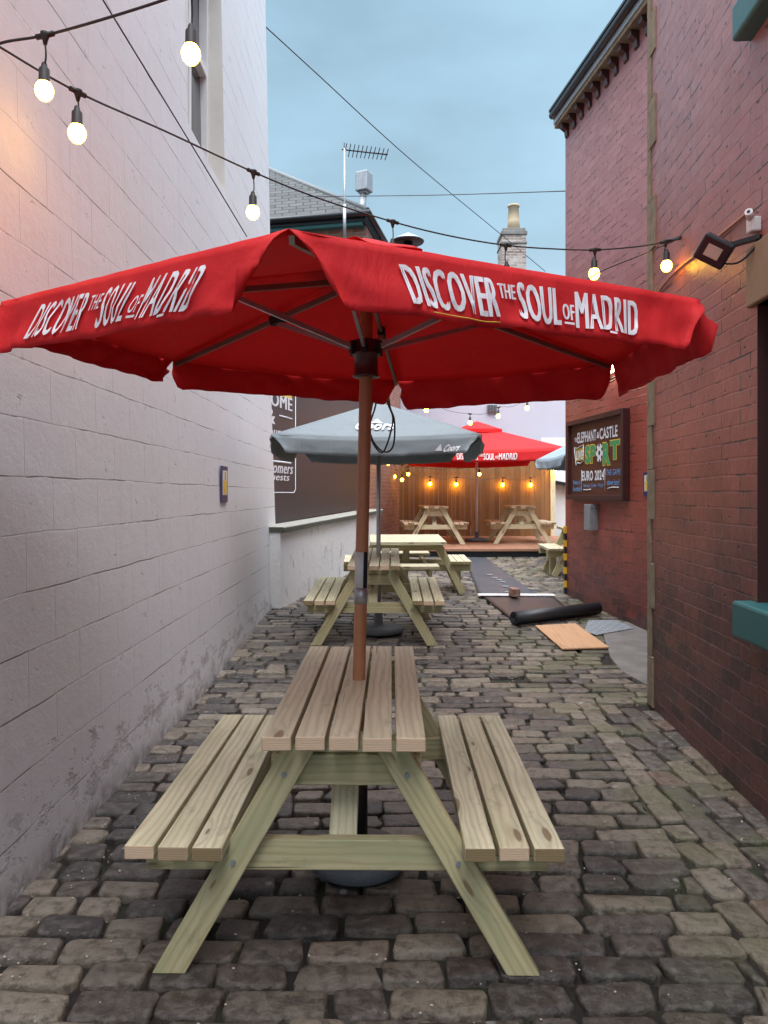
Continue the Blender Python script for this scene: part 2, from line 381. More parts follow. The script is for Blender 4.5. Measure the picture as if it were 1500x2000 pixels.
def setts():
    k = NT('granite_setts'); t = k.tint(); pos = k.geo()
    n1 = k.noise(pos, 22, 7, .7); n2 = k.noise(pos, 2.0, 4); n3 = k.noise(pos, 110, 4, .6)
    c = k.ramp(t, [(0, (.026, .022, .020)), (.22, (.055, .045, .037)), (.45, (.105, .086, .064)), (.72, (.205, .168, .118)), (.9, (.24, .205, .15)), (1, (.135, .080, .055))])
    c = k.mix(k.math('MULTIPLY', k.rng(n1, .46, .68), .5), c, (.22, .20, .175))
    c = k.mix(k.math('MULTIPLY', k.rng(n1, .52, .36), .75), c, (.028, .023, .020))
    x = k.n('ShaderNodeSeparateXYZ', {0: pos}).outputs['X']
    moss = k.math('MULTIPLY', k.rng(n2, .45, .62), k.rng(x, .55, 1.35)); c = k.mix(k.math('MULTIPLY', moss, .62), c, (.105, .11, .045))
    spot = k.rng(k.n('ShaderNodeTexVoronoi', {'Vector': pos, 'Scale': 4.5}).outputs['Distance'], .045, .075, 1, 0); c = k.mix(k.math('MULTIPLY', spot, .5), c, (.42, .42, .42))
    k.set(color=c, rough=k.rng(n1, .3, .7, .26, .58), spec=.6)
    chip = k.n('ShaderNodeTexVoronoi', {'Vector': pos, 'Scale': 38.0}).outputs['Distance']; k.bump(k.math('ADD', k.math('MULTIPLY', n1, 1.3), k.math('ADD', k.math('MULTIPLY', n3, .4), k.math('MULTIPLY', chip, .35))), .75, .014); return k.m

def soil():
    k = NT('joint_soil'); pos = k.geo(); n1 = k.noise(pos, 30, 6, .7); n2 = k.noise(pos, 2.5, 4)
    c = k.mix(n1, (.005, .004, .003), (.026, .019, .014)); c = k.mix(k.math('MULTIPLY', k.rng(n2, .5, .65), .5), c, (.035, .045, .015))
    k.set(color=c, rough=.85); k.bump(n1, .8, .02); return k.m

def rubber(name, col):
    k = NT(name); n1 = k.noise(k.obj(), 9, 6, .65); c = k.mix(n1, tuple(x * .6 for x in col), tuple(x * 1.5 for x in col))
    k.set(color=c, rough=.42); k.bump(k.noise(k.obj(), 60, 3), .25, .004); return k.m

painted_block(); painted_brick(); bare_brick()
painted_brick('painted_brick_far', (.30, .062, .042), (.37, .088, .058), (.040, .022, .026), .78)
bare_brick('old_brick', (.20, .075, .06), (.30, .13, .10), (.24, .20, .18))
wood('planed_timber', (.70, .64, .46), (.60, .52, .36), (.80, .74, .56), gr=.14)
wood('seat_timber', (.76, .71, .48), (.64, .59, .38), (.84, .79, .57), gr=.26)
wood('treated_timber', (.58, .52, .29), (.48, .45, .27), (.66, .58, .34), gr=.5, green=(.34, .37, .21))
wood('pale_timber', (.62, .58, .40), (.56, .52, .34), (.68, .63, .46), gr=.15)
wood('fence_timber', (.27, .135, .048), (.17, .085, .03), (.36, .20, .08), gr=.12, green=(.22, .17, .07))
wood('deck_timber', (.36, .19, .12), (.31, .15, .09), (.42, .24, .16), gr=.1, green=(.2, .14, .09))
wood('plywood', (.60, .36, .20), (.60, .36, .20), (.60, .36, .20), gr=0, knot=(.45, .26, .14))
endgrain('end_grain', (.66, .48, .32), (.22, .16, .07)); endgrain('end_grain_green', (.25, .22, .10), (.30, .24, .11))
cloth('red_canopy', (.68, .024, .028), .26); cloth('grey_canopy', (.25, .295, .31), .10); cloth('teal_canopy', (.26, .36, .43), .15)
setts(); soil()
rubber('black_rubber', (.018, .019, .022)); rubber('runner_rubber', (.040, .060, .078)); rubber('runner_underside', (.040, .026, .024))
simple('white_print', (.78, .77, .80), .6, var=.04); simple('yellow_print', (.75, .50, .06), .6, var=.1)
simple('brown_pole', (.46, .20, .095), .42, var=.12); simple('grey_metal', (.42, .43, .44), .4, .6); simple('brown_metal', (.24, .19, .15), .45, .5)
simple('dark_plastic', (.012, .010, .010), .6); simple('collar_plastic', (.085, .030, .026), .45); simple('cable_black', (.012, .012, .014), .45)
simple('galvanised', (.30, .32, .34), .5, .4, .3, 12); simple('granite_base', (.12, .13, .145), .55, 0, .6, 160, .3)
simple('concrete', (.165, .155, .14), .75, 0, .65, 5, .8); simple('coping_stone', (.36, .36, .31), .85, 0, .35, 9, .6); simple('coping_edge', (.075, .075, .055), .9, 0, .5, 14, .6)
simple('quoin_stone', (.20, .155, .10), .9, 0, .7, 14, 1.0); simple('sand_stone', (.27, .19, .11), .85, 0, .3, 9, .6)
simple('teal_paint', (.028, .135, .135), .38, 0, .2, 20, .2); simple('black_paint', (.012, .016, .02), .35); simple('window_dark', (.012, .009, .010), .2)
simple('white_paint', (.72, .72, .70), .5, 0, .08, 10); simple('render_grey', (.50, .50, .56), .85, 0, .06, 3, .2); simple('cream_stone', (.60, .58, .53), .8, 0, .12, 6, .3)
simple('dark_frame', (.055, .020, .018), .4); simple('blue_print', (.03, .03, .11), .5); simple('steel_plate', (.38, .42, .44), .45, .4, .25, 20, .3)
simple('white_board', (.70, .68, .66), .6, 0, .1); simple('safety_yellow', (.70, .42, .02), .5, 0, .15); simple('pink_pot', (.48, .37, .24), .8, 0, .2, 9, .4)
simple('white_plastic', (.66, .66, .64), .4); simple('slate', (.10, .115, .115), .6, 0, .4, 9, .5); simple('litter', (.50, .46, .38), .8, 0, .3)
simple('green_paint', (.06, .32, .12), .6); simple('sky_blue_paint', (.12, .38, .72), .6); simple('gold_paint', (.42, .30, .03), .6); simple('aluminium', (.35, .36, .38), .35, .8)
simple('copper_conduit', (.36, .15, .09), .5, 0, .3, 12)
def low_render():
    k = NT('peeling_whitewash'); uv = k.uv(); a = k.noise(k.map(uv, (3.2, 1.4, 1)), 1.6, 8, .72); b = k.noise(uv, 18, 6, .7)
    z = k.n('ShaderNodeSeparateXYZ', {0: uv}).outputs['Y']
    c = k.mix(b, (.66, .65, .63), (.80, .79, .77)); m = k.rng(k.math('ADD', a, k.rng(z, 0, .5, .09, 0)), .575, .64)
    c = k.mix(k.math('MULTIPLY', m, .55), c, (.28, .25, .23)); k.set(color=c, rough=.8)
    k.bump(k.math('ADD', k.math('MULTIPLY', a, 1.6), k.math('MULTIPLY', b, .5)), .7, .02); return k.m
low_render()
bare_brick('weathered_brick', (.20, .13, .10), (.48, .43, .38), (.50, .47, .43))
def slate_roof():
    k = NT('slate_roof'); uv = k.uv()
    br = k.n('ShaderNodeTexBrick', {'Vector': uv, 'Scale': 1.0, 'Mortar Size': .012, 'Mortar Smooth': .2, 'Brick Width': .28, 'Row Height': .15, 'Color1': (.055, .062, .064, 1), 'Color2': (.09, .097, .097, 1), 'Mortar': (.012, .013, .013, 1)}, offset=.5)
    n1 = k.noise(uv, 9, 5); c = k.mix(k.math('MULTIPLY', n1, .25), br.outputs['Color'], (.13, .135, .12)); k.set(color=c, rough=.8, spec=.2)
    k.bump(k.math('MULTIPLY', br.outputs['Fac'], -1), .6, .02); return k.m
slate_roof()
def board_panel(name, col, hi, rough=.5):
    k = NT(name); uv = k.uv(); n1 = k.noise(uv, 2.0, 5, .6); c = k.mix(n1, col, hi); k.set(color=c, rough=rough); k.bump(k.noise(uv, 8, 3), .08, .01); return k.m
board_panel('black_board', (.018, .013, .016), (.032, .022, .027)); board_panel('sign_board', (.075, .020, .015), (.13, .045, .02))
k = NT('pane_glass'); k.set(color=(.02, .025, .03), rough=.06, spec=.8)
k = NT('bulb_glass'); k.set(color=(1.0, .85, .6), rough=.3, ecol=(1.0, .48, .036), estr=20.0)
k = NT('bulb_glass_far'); k.set(color=(1.0, .85, .6), rough=.3, ecol=(1.0, .46, .014), estr=70.0)
k = NT('lamp_lit'); k.set(color=(1, .9, .8), rough=.3, ecol=(1.0, .60, .36), estr=30.0)
k = NT('lens_glass'); k.set(color=(.55, .46, .36), rough=.25, spec=.6)
M = MATS

# ------------------------------------------------------------------ ground
def sheet(xs, ys, dz):
    mb = MB()
    for j in range(len(ys) - 1):
        for i in range(len(xs) - 1):
            q = [(xs[i], ys[j]), (xs[i + 1], ys[j]), (xs[i + 1], ys[j + 1]), (xs[i], ys[j + 1])]
            n = mb.add([(x, y, gz(y) + dz) for x, y in q]); mb.face([n, n + 1, n + 2, n + 3], q)
    return mb
ys = [-400, -20, -3] + [x * .5 for x in range(0, 30)] + [16, 20, 60, 900]
tag(sheet([-600, -40, -6, -2, 0, 2, 4, 8, 40, 600], ys, -.028).build('ground', M['joint_soil']), kind='structure')
WR = lambda y: 1.512 + .068 * y                     # near right wall, face x at depth y
FR = lambda y: 2.38 + .13 * (9.7 - y)               # far right wall, face x at depth y
LW = lambda z: -1.335 - .02 * z                     # left wall, face x at height z
def low_face(y): return -1.22 + (y - 8.7) * .239
patch = [G(1176, 1232), G(1192, 1285), G(1215, 1312), G(1262, 1338), Vector((2.35, 5.2, 0)), Vector((3.1, 5.4, 0)), Vector((2.95, 7.4, 0)), G(1262, 1222), G(1225, 1214)]
def inside(p, poly):
    c = False; n = len(poly)
    for i in range(n):
        a, b = poly[i], poly[(i + 1) % n]
        if (a[1] > p[1]) != (b[1] > p[1]) and p[0] < (b[0] - a[0]) * (p[1] - a[1]) / (b[1] - a[1]) + a[0]: c = not c
    return c
mb = MB()
HOLE = G(1005, 1327)
def sett(cx, cy, lx, ly, tint, rot=0.0, hz=0.0, sharp=1.0):
    ring = []
    for i in range(12):
        # rounded rectangle: 3 points per corner
        q, kx = divmod(i, 3); sxn = (1, -1, -1, 1)[q]; syn = (1, 1, -1, -1)[q]
        a = R(90 * q + 45 * kx); ring.append((sxn, syn, math.cos(a), math.sin(a)))
    tx, ty = rnd.gauss(0, .018), rnd.gauss(0, .035); jit = [(rnd.uniform(-.011, .011), rnd.uniform(-.008, .008)) for _ in range(4)]
    jv = [(rnd.uniform(-.004, .004), rnd.uniform(-.004, .004)) for _ in range(12)]
    cr, sr = math.cos(rot), math.sin(rot)
    rad = max(.016, min(lx, ly) * rnd.uniform(.12, .28) * sharp); z0 = gz(cy) + rnd.uniform(-.005, .004) + hz
    far = cy > 9
    loops = [(0.0, -.045), (.001, -.011), (.004, -.004), (.010, -.0005), (.021, .0008)] if not far else [(.0, -.04), (.008, -.005)]
    ks = []
    for ins, dz in loops:
        pts = []
        for i, (a, b, c, d) in enumerate(ring):
            r_ = max(rad - ins, .004); hx = lx / 2 - ins - r_; hy = ly / 2 - ins - r_
            hx = max(hx, .002); hy = max(hy, .002); js = min(1.0, r_ / .016)
            x = a * hx + c * r_ + jit[i // 3][0] + jv[i][0] * js; y = b * hy + d * r_ + jit[i // 3][1] + jv[i][1] * js
            pts.append((cx + x * cr - y * sr, cy + x * sr + y * cr, z0 + dz + x * tx + y * ty))
        ks.append(mb.add(pts))
    c = mb.add([(cx, cy, z0 + rnd.uniform(0, .004))])
    for a, b in zip(ks, ks[1:]):
        for i in range(12): j = (i + 1) % 12; mb.face([a + i, a + j, b + j, b + i], None, tint, 0, True)
    for i in range(12): mb.face([ks[-1] + i, ks[-1] + (i + 1) % 12, c], None, tint, 0, True)
y = 1.55; row = 0
while y < 14.0:
    pitch = rnd.uniform(.118, .148); xl = -1.40 if y < 8.6 else (low_face(y) - .06)
    xr = (1.02 + .068 * y) if y < 5.22 else (FR(y) + .05 if y < 9.7 else 5.0)
    x = xl - rnd.uniform(0, .15); row += 1
    while x < xr:
        L = rnd.choice((rnd.uniform(.15, .20), rnd.uniform(.20, .30), rnd.uniform(.24, .34)))
        if x + L > xr and y < 5.22: L = max(xr - x, .05)
        cx, cy = x + L / 2, y + pitch / 2 + .018 * math.sin(x * 2.1 + row * .05) + .010 * math.sin(x * 5 + row)
        if not inside((cx, cy), patch) and L > .06:
            d = math.hypot((cx - HOLE.x) / 1.4, cy - HOLE.y); hz = -.035 if d < .115 else 0
            t = rnd.random() * .95; t = 0.0 if hz else t
            if not (hz and rnd.random() < .3):
                sett(cx, cy, L - rnd.uniform(.006, .019), pitch - rnd.uniform(.008, .019), t, rnd.uniform(-.035, .035), hz)
        x += L
    y += pitch
y = 1.5                                              # gutter run of setts laid lengthways, then flags up to the wall
while y < 5.15:
    L = rnd.uniform(.17, .26); cx = 1.09 + .068 * y
    sett(cx, y + L / 2, .125, L - .014, rnd.uniform(.5, .95), .068, -.010, .8); y += L
for col in range(3):
    y = 1.4 + col * .07
    while y < 5.02:
        L = rnd.uniform(.2, .3); wd = .135; cx = 1.225 + .068 * y + col * .14
        if cx < WR(y) + .02 and y < 5.15: sett(cx, y + L / 2, wd - .006, L - .007, rnd.choice((.2, .95, 1.0, .4)), .068, -.004, .45)
        y += L
mb.build('cobblestone_paving', M['granite_setts'], recalc=False)
tag(bpy.data.objects['cobblestone_paving'], kind='structure')
mb = MB(); mb.prism([(p[0], p[1], gz(p[1]) - .03) for p in patch], .038, (0, 0, 1)); tag(mb.build('concrete_paving', M['concrete'], bevel=.006), kind='structure')
mb = MB()                                            # litter and grit
for i in range(700):
    yy = 1.9 + 7.5 * rnd.random() ** 1.5; xx = rnd.uniform(-1.2, WR(yy) - .03 if yy < 5.2 else 2.3)
    if rnd.random() < .5: xx = rnd.choice((-1.25 + abs(rnd.gauss(0, .12)), (WR(min(yy, 5)) - .04 - abs(rnd.gauss(0, .08)))))
    if rnd.random() < .12: xx, yy = HOLE.x + rnd.gauss(0, .16), HOLE.y + rnd.gauss(0, .16)
    s = rnd.uniform(.0015, .0048); z = gz(yy) + .006 + s * .3; a = rnd.random() * 6
    pts = [(xx + s * math.cos(a + q) * (1 if q % 2 else 1.7), yy + s * math.sin(a + q), z) for q in (0, 1.5, 3.1, 4.7)] + [(xx, yy, z + s)]
    n = mb.add(pts); mb.face([n + 3, n + 2, n + 1, n], None, rnd.random())
    for q in range(4): mb.face([n + q, n + (q + 1) % 4, n + 4])
tag(mb.build('litter_and_grit', M['litter']), 'white specks of grit and litter scattered over the cobbles', 'litter', kind='stuff')

# ------------------------------------------------------------------ left white building
t = thing('white_building', 'tall white painted blockwork building along the left side of the alley', 'building', (-1.4, 3, 0))
mb = MB(); lean = -.02; Y0, Y1, YE = 5.35, 6.60, 9.28; Z0, Z1, ZT = 4.16, 6.2, 11.0
def lw(a, b, z0, z1): mb.wall((-1.335, a), (-1.335, b), z0, z1, a, lean=(lean, 0))
lw(-4, Y0, -.05, ZT); lw(Y0, Y1, -.05, Z0); lw(Y0, Y1, Z1, ZT); lw(Y1, YE, -.05, ZT)
mb.wall((-1.335, YE), (-7, YE), -.05, ZT, YE, lean=(lean, 0)); mb.wall((-7, -4), (-1.335, -4), -.05, ZT, 0)
mb.build('wall', M['painted_block'], t)
f = MB(); dx = .16                                    # reveal and frame
xa, xb = LW(Z0), LW(Z1)
f.quad((xa, Y1, Z0), (xa - dx, Y1, Z0), (xb - dx, Y1, Z1), (xb, Y1, Z1)); f.quad((xa, Y0, Z0), (xa, Y0, Z1), (xa - dx, Y0, Z1), (xa - dx, Y0, Z0))
f.quad((xa, Y0, Z0), (xa - dx, Y0, Z0), (xa - dx, Y1, Z0), (xa, Y1, Z0)); f.quad((xb, Y0, Z1), (xb, Y1, Z1), (xb - dx, Y1, Z1), (xb - dx, Y0, Z1))
wd = f.build('window', M['cream_stone'], t)
f = MB()
for a, b in ((Y0, Y0 + .06), (Y1 - .06, Y1), ((Y0 + Y1) / 2 - .03, (Y0 + Y1) / 2 + .03)): f.box((xb - dx - .02, a, Z0 + .01), (xa - dx + .015, b, Z1 - .01))
for z in (Z0 + .01, Z0 + 1.0, Z1 - .08): f.box((xb - dx - .02, Y0 + .062, z), (xa - dx + .01, Y1 - .062, z + .07))
f.build('window_frame', M['white_paint'], wd, bevel=.004)
f = MB(); f.quad((xa - dx - .03, Y0, Z0), (xa - dx - .03, Y1, Z0), (xb - dx - .03, Y1, Z1), (xb - dx - .03, Y0, Z1)); f.build('window_pane', M['pane_glass'], wd)

def poster(name, label, o, ax, n, w_, h_):
    """small sign: origin o (bottom), ax along width, n outward"""
    o = Vector(o); ax = Vector(ax).normalized(); n = Vector(n).normalized(); t = thing(name, label, 'sign', tuple(o))
    mb = MB(); mb.board(o + Vector((0, 0, 0)), o + Vector((0, 0, h_)), w_, .008, n, .5, 0); mb.build('backing_plate', M['blue_print'], t)
    def q(name, x0, x1, z0, z1, d, mat, taper=0):
        mb = MB(); f = lambda x, z: o + ax * (x * w_) + Vector((0, 0, z * h_)) + n * d
        mb.prism([f(x0 + taper, z0), f(x1 - taper, z0), f(x1, z1), f(x0, z1)], .002, n); mb.build(name, mat, t)
    q('label_panel', -.34, .34, .2, .88, .006, M['white_plastic'])
    q('glass_print', -.27, .27, .24, .60, .009, M['yellow_print'], .05)
    q('bottle_neck_print', -.06, .06, .62, .84, .009, M['gold_paint'])
poster('wall_sticker', 'narrow dark blue and yellow sign fixed to the white left wall', (LW(1.4) + .01, 6.26, CH - 16 / F * 6.26), (0, 1, 0), (1, 0, 0), .25, .305)
tq = Vector((FR(7.46), 7.46, 0)); fdir = Vector((-.13, 1, 0)).normalized(); fn_ = Vector((-1, -.13, 0)).normalized()
poster('wall_sticker', 'narrow dark blue and yellow sign on the red brick wall beside the stone corner', tq + Vector((0, 0, 1.455)) + fn_ * .01, -fdir, fn_, .17, .24)

# ------------------------------------------------------------------ right brick building
t = thing('brick_pub_building', 'two storey red painted brick building along the right side of the alley', 'building', (2, 4, 0))
mb = MB(); HT = 6.28
NY = 5.2; ya, yb = -4.0, 3.46
def nw(a, b, z0, z1): mb.wall((WR(a), a), (WR(b), b), z0, z1, a)
W0, W1, U0 = .96, 2.36, 3.80
nw(ya, 2.2, -.05, 7.6); nw(yb, NY, -.05, 7.6); nw(2.2, yb, -.05, W0); nw(2.2, yb, W1, U0); nw(2.2, yb, 5.6, 7.6)
mb.wall((WR(NY), NY), (3.2, NY + .1), -.05, 7.6, NY)
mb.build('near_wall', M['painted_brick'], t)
mb = MB(); mb.wall((FR(9.7), 9.7), (FR(5.25), 5.25), -.05, HT, 0); mb.wall((9, 10.6), (FR(9.7), 9.7), -.05, HT, 3)
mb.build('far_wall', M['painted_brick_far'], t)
mb = MB()                                              # stone quoins at the near wall's corner
z = 0; i = 0
while z < 7.5:
    h = rnd.uniform(.27, .36); d = .075 if i % 2 else (.17 if z > 2.4 else .12)
    d += rnd.uniform(-.015, .02)
    p0 = Vector((WR(NY - d), NY - d, 0)); p1 = Vector((WR(NY), NY, 0)); nn = Vector((-1, .068, 0)).normalized()
    poly = [p0 + nn * .012 + Vector((0, 0, z + .004)), p1 + nn * .012 + Vector((0, .008, z + .004)), p1 - nn * .3 + Vector((0, .008, z + .004)), p0 - nn * .2 + Vector((0, 0, z + .004))]
    mb.prism(poly, h - .003, (0, 0, 1), rnd.random()); z += h; i += 1
mb.build('stone_quoins', M['quoin_stone'], t, bevel=.003)
for (z0, z1, nm) in ((W0, W1, 'window'), (U0, 5.6, 'window')):
    mb = MB(); dp = .16
    A = Vector((WR(2.2), 2.2, 0)); B = Vector((WR(yb), yb, 0)); nn = Vector((1, -.068, 0)).normalized()
    for p, q in ((B, B + nn * dp), (A + nn * dp, A)): mb.wall((p.x, p.y), (q.x, q.y), z0, z1)
    mb.quad(A + Vector((0, 0, z0)), B + Vector((0, 0, z0)), B + nn * dp + Vector((0, 0, z0)), A + nn * dp + Vector((0, 0, z0)))
    mb.quad(A + Vector((0, 0, z1)), B + Vector((0, 0, z1)), B + nn * dp + Vector((0, 0, z1)), A + nn * dp + Vector((0, 0, z1)))
    wv = mb.build('window', M['dark_frame'], t)
    mb = MB(); mb.wall(((A + nn * (dp - .005)).x, (A + nn * dp).y), ((B + nn * (dp - .005)).x, (B + nn * dp).y), z0, z1); mb.build('window_pane', M['window_dark'], wv)
    mb = MB(); o = nn * (dp - .03)
    for p in (A + (B - A) * .02, A + (B - A) * .5, B - (B - A) * .02): mb.board(p + o + Vector((0, 0, z0)), p + o + Vector((0, 0, z1)), .05, .04, nn)
    for z in (z0 + .03, (z0 + z1) / 2, z1 - .03): mb.board(A + o * .99 + Vector((0, 0, z)), B + o * .99 + Vector((0, 0, z)), .05, .036, nn)
    mb.build('window_frame', M['dark_frame'], wv)
    mb = MB(); p = A - (B - A).normalized() * .15; q = B + (B - A).normalized() * .08; c = nn * .012 + Vector((0, 0, z0 - .078))
    mb.board(p + c, q + c, .17, .20, nn, .5, 0); mb.build('window_sill', M['teal_paint'], wv, bevel=.015)
    if z0 < 2:
        mb = MB(); c = Vector((0, 0, z1 + .14)) - nn * .006 + nn * .05; q = B + (B - A).normalized() * .07
        mb.board(A + c, q + c, .28, .14, nn, .5, 0); mb.build('window_lintel', M['sand_stone'], wv, bevel=.008)
# eaves of the far part: gutter, fascia, brackets
mb = MB(); e0 = Vector((FR(9.75), 9.75, 0)); e1 = Vector((FR(5.2), 5.2, 0)); on = fn_
mb.board(e0 + on * .05 + Vector((0, 0, HT + .03)), e1 + on * .05 + Vector((0, 0, HT + .03)), .05, .16, on, .5, 0); mb.build('eaves_corbel_course', M['quoin_stone'], t)
g = MB(); g.board(e0 + on * .07 + Vector((0, 0, HT + .115)), e1 + on * .07 + Vector((0, 0, HT + .115)), .12, .15, on, .5, 0); g.build('eaves_fascia', M['grey_metal'], t)
g = MB(); g.tube([e0 + on * .16 + Vector((0, 0, HT + .17)), e1 + on * .16 + Vector((0, 0, HT + .17))], .05, 10); g.board(e0 + on * .13 + Vector((0, 0, HT + .225)), e1 + on * .13 + Vector((0, 0, HT + .225)), .03, .16, on, .5, 0); g.build('gutter', M['black_paint'], t)
n = 19
for i in range(n):
    p = e0.lerp(e1, (i + .4) / n); mb = MB(); ax = (e1 - e0).normalized()
    poly = [p + Vector((0, 0, HT)) + on * .10, p + Vector((0, 0, HT)), p + Vector((0, 0, HT - .17)), p + Vector((0, 0, HT - .155)) + on * .025, p + Vector((0, 0, HT - .09)) + on * .035, p + Vector((0, 0, HT - .05)) + on * .09]
    mb.prism(poly, .085, ax); mb.build('eaves_bracket', M['dark_frame'], t)
mb = MB(); p = lambda y, z, o=.0: Vector((WR(y) - .012 - o, y, z))
mb.tube(spline([p(4.95, 2.83), p(4.6, 2.86), p(4.2, 2.845), p(3.78, 2.83), p(3.5, 2.82)], 5), .008, 6); mb.build('cable_conduit', M['copper_conduit'], t)

# floodlight on the near wall
fy = 3.78; t = thing('floodlight', 'black rectangular LED floodlight on an arm on the right brick wall', 'floodlight', (WR(3.6), 3.6, 2.85))
c = P(1395, 490, 3.55); d = Vector((-.55, -.72, -.42)).normalized(); sdv = d.cross(Vector((0, 0, 1))).normalized(); upv = sdv.cross(d)
sdv2 = (sdv * .80 + upv * .60).normalized(); upv2 = (upv * .80 - sdv * .60).normalized()
mb = MB(); mb.board(c - sdv2 * .075, c + sdv2 * .075, .125, .055, d, .5, 0); mb.build('lamp_body', M['black_paint'], t, bevel=.010)
mb = MB(); mb.board(c - sdv2 * .036 + d * .028, c + sdv2 * .036 + d * .028, .056, .006, d, .5, 0); mb.build('lamp_lens', M['lens_glass'], t)
mb = MB(); wl = Vector((WR(3.42), 3.42, P(1448, 462, 3.42).z)); mb.board(c - d * .03 + sdv2 * .0, wl + Vector((-.0, 0, 0)), .035, .02, (0, 0, 1), .5, 0); mb.tube(spline([c - d * .03 - upv2 * .06, c.lerp(wl, .5) + Vector((0, 0, -.09)), wl + Vector((-.01, 0, -.03))], 6), .005, 6); mb.build('mounting_arm', M['black_paint'], t)
t = thing('motion_sensor', 'small white motion sensor box above the black floodlight', 'sensor', (WR(3.45), 3.45, 2.75))
wl = Vector((WR(3.45) - .02, 3.45, P(1437, 440, 3.45).z)); mb = MB(); mb.board(wl + Vector((0, 0, -.035)), wl + Vector((0, 0, .035)), .06, .05, (1, 0, 0), .5, 0); mb.build('sensor_box', M['white_plastic'], t, bevel=.008)
mb = MB(); mb.tube([wl + Vector((-.02, -.01, .03)), wl + Vector((-.05, -.05, .045))], .018, 10); mb.build('sensor_head', M['white_plastic'], t)
mb = MB(); mb.tube([wl + Vector((-.05, -.05, .045)), wl + Vector((-.052, -.052, .046))], .008, 10); mb.build('sensor_lens', M['black_paint'], t)

# lamp on far wall
wp = Vector((FR(8.09), 8.09, 2.83)); t = thing('wall_lamp', 'lit bulkhead lamp with black cage on the far red brick wall', 'lamp', tuple(wp))
mb = MB(); mb.board(wp + Vector((0, 0, -.08)), wp + Vector((0, 0, .1)), .12, .08, fn_, .5, 0); mb.build('back_plate', M['galvanised'], t, bevel=.008)
mb = MB(); mb.lathe([(.012, -.06), (.045, -.045), (.055, 0), (.045, .045), (.012, .06)], wp + fn_ * .12 + Vector((0, 0, .03)), 14); mb.build('lamp_glass', M['lamp_lit'], t)
mb = MB(); q = wp + fn_ * .12; mb.tube(spline([wp + Vector((0, 0, -.06)), q + Vector((0, 0, -.13)), q + fn_ * .08 + Vector((0, 0, -.10)), q + fn_ * .09 + Vector((0, 0, 0))], 6), .010, 6)
mb.tube(spline([wp + fdir * .05 + Vector((0, 0, -.05)), q + fdir * .06 + Vector((0, 0, -.10)), q - fdir * .06 + Vector((0, 0, -.10)), wp - fdir * .05 + Vector((0, 0, -.05))], 6), .010, 6); mb.build('wire_cage', M['black_paint'], t)

# ------------------------------------------------------------------ sport sign
SA = Vector((FR(9.45), 9.45, 0)); SB = Vector((FR(7.90), 7.90, 0)); SZ0, SZ1 = 1.435, 2.365; SL = (SB - SA).length; SD = (SB - SA).normalized()
t = thing('pub_sign_board', 'dark framed painted sport sign board with white and green lettering', 'sign', (SA.x, SA.y, SZ0))
def sp(x, y, d=.034): return SA + SD * (x * SL) + Vector((0, 0, SZ0 + y * (SZ1 - SZ0))) + fn_ * d
mb = MB(); mb.prism([sp(0, 0, .005), sp(1, 0, .005), sp(1, 1, .005), sp(0, 1, .005)], .026, fn_, uvf=lambda p: (p[1], p[2])); mb.build('sign_panel', M['sign_board'], t)
mb = MB()
for a, b in (((0, 0), (1, 0)), ((0, 1), (1, 1))): mb.board(sp(*a, .04), sp(*b, .04), .06, .09, fn_, .5, 0)
for x in (0, 1): mb.board(sp(x, -.03, .039), sp(x, 1.03, .039), .06, .085, fn_, .5, 0)
mb.build('sign_frame', M['dark_frame'], t, bevel=.006)
lettering('white_lettering', [('THE', .10, .155, .74, .80, .02, 0), ('ELEPHANT', .16, .52, .72, .86, .025, 0), ('&', .53, .575, .74, .82, .02, 0), ('CASTLE', .58, .88, .72, .86, .025, 0), ('EURO 2024', .25, .66, .215, .345, .035, 0), ('LIVE', .13, .27, .50, .62, .03, 0)], lambda x, y: sp(x, y, .038), M['white_print'], t)
lettering('green_lettering', [('SP', .31, .51, .44, .67, .05, 0), ('R', .635, .76, .40, .67, .05, 0), ('T', .76, .91, .46, .68, .05, 0)], lambda x, y: sp(x, y, .038), M['green_paint'], t)
lettering('green_lettering_outline', [('SP', .300, .518, .425, .683, .09, 0), ('R', .627, .768, .388, .683, .09, 0), ('T', .752, .918, .448, .693, .09, 0)], lambda x, y: sp(x, y, .0355), M['yellow_print'], t)
lettering('blue_lettering', [('Home', .07, .165, .17, .235, .01, .2), ('of', .18, .225, .17, .235, .01, .2), ('football', .07, .24, .08, .15, .01, .2), ('Germany', .28, .40, .12, .18, .01, .15), ('14 June', .42, .52, .12, .18, .01, .15), ('14 July', .55, .65, .12, .18, .01, .15), ('THE GAME', .70, .93, .27, .34, .015, .1), ('shown here!', .71, .91, .15, .22, .01, .2)], lambda x, y: sp(x, y, .038), M['sky_blue_paint'], t)
def arc(pts, r=.006): mb = MB(); mb.tube([sp(x, y, .039) for x, y in pts], r, 4); mb.build('sign_flourish', M['white_print'], t)
arc([(.10, .67), (.15, .655), (.20, .67), (.28, .69), (.285, .48), (.22, .45), (.16, .46), (.13, .43), (.125, .50), (.105, .60), (.10, .67)]); arc([(.28, .10), (.35, .095), (.42, .105)]); arc([(.72, .11), (.80, .125), (.90, .12)])
arc([(.245, .08), (.245, .36)], .003); arc([(.675, .08), (.675, .36)], .003)
mb = MB(); mb.prism([sp(.115, .48, .034), sp(.275, .49, .034), sp(.272, .66, .034), (sp(.112, .645, .034))], .002, fn_); mb.build('live_flag', M['gold_paint'], t)
mb = MB(); mb.prism([sp(.573 + .06 * math.cos(a * math.pi / 10), .555 + .115 * math.sin(a * math.pi / 10), .034) for a in range(20)], .003, fn_); fb = mb.build('painted_football', M['white_print'], t)
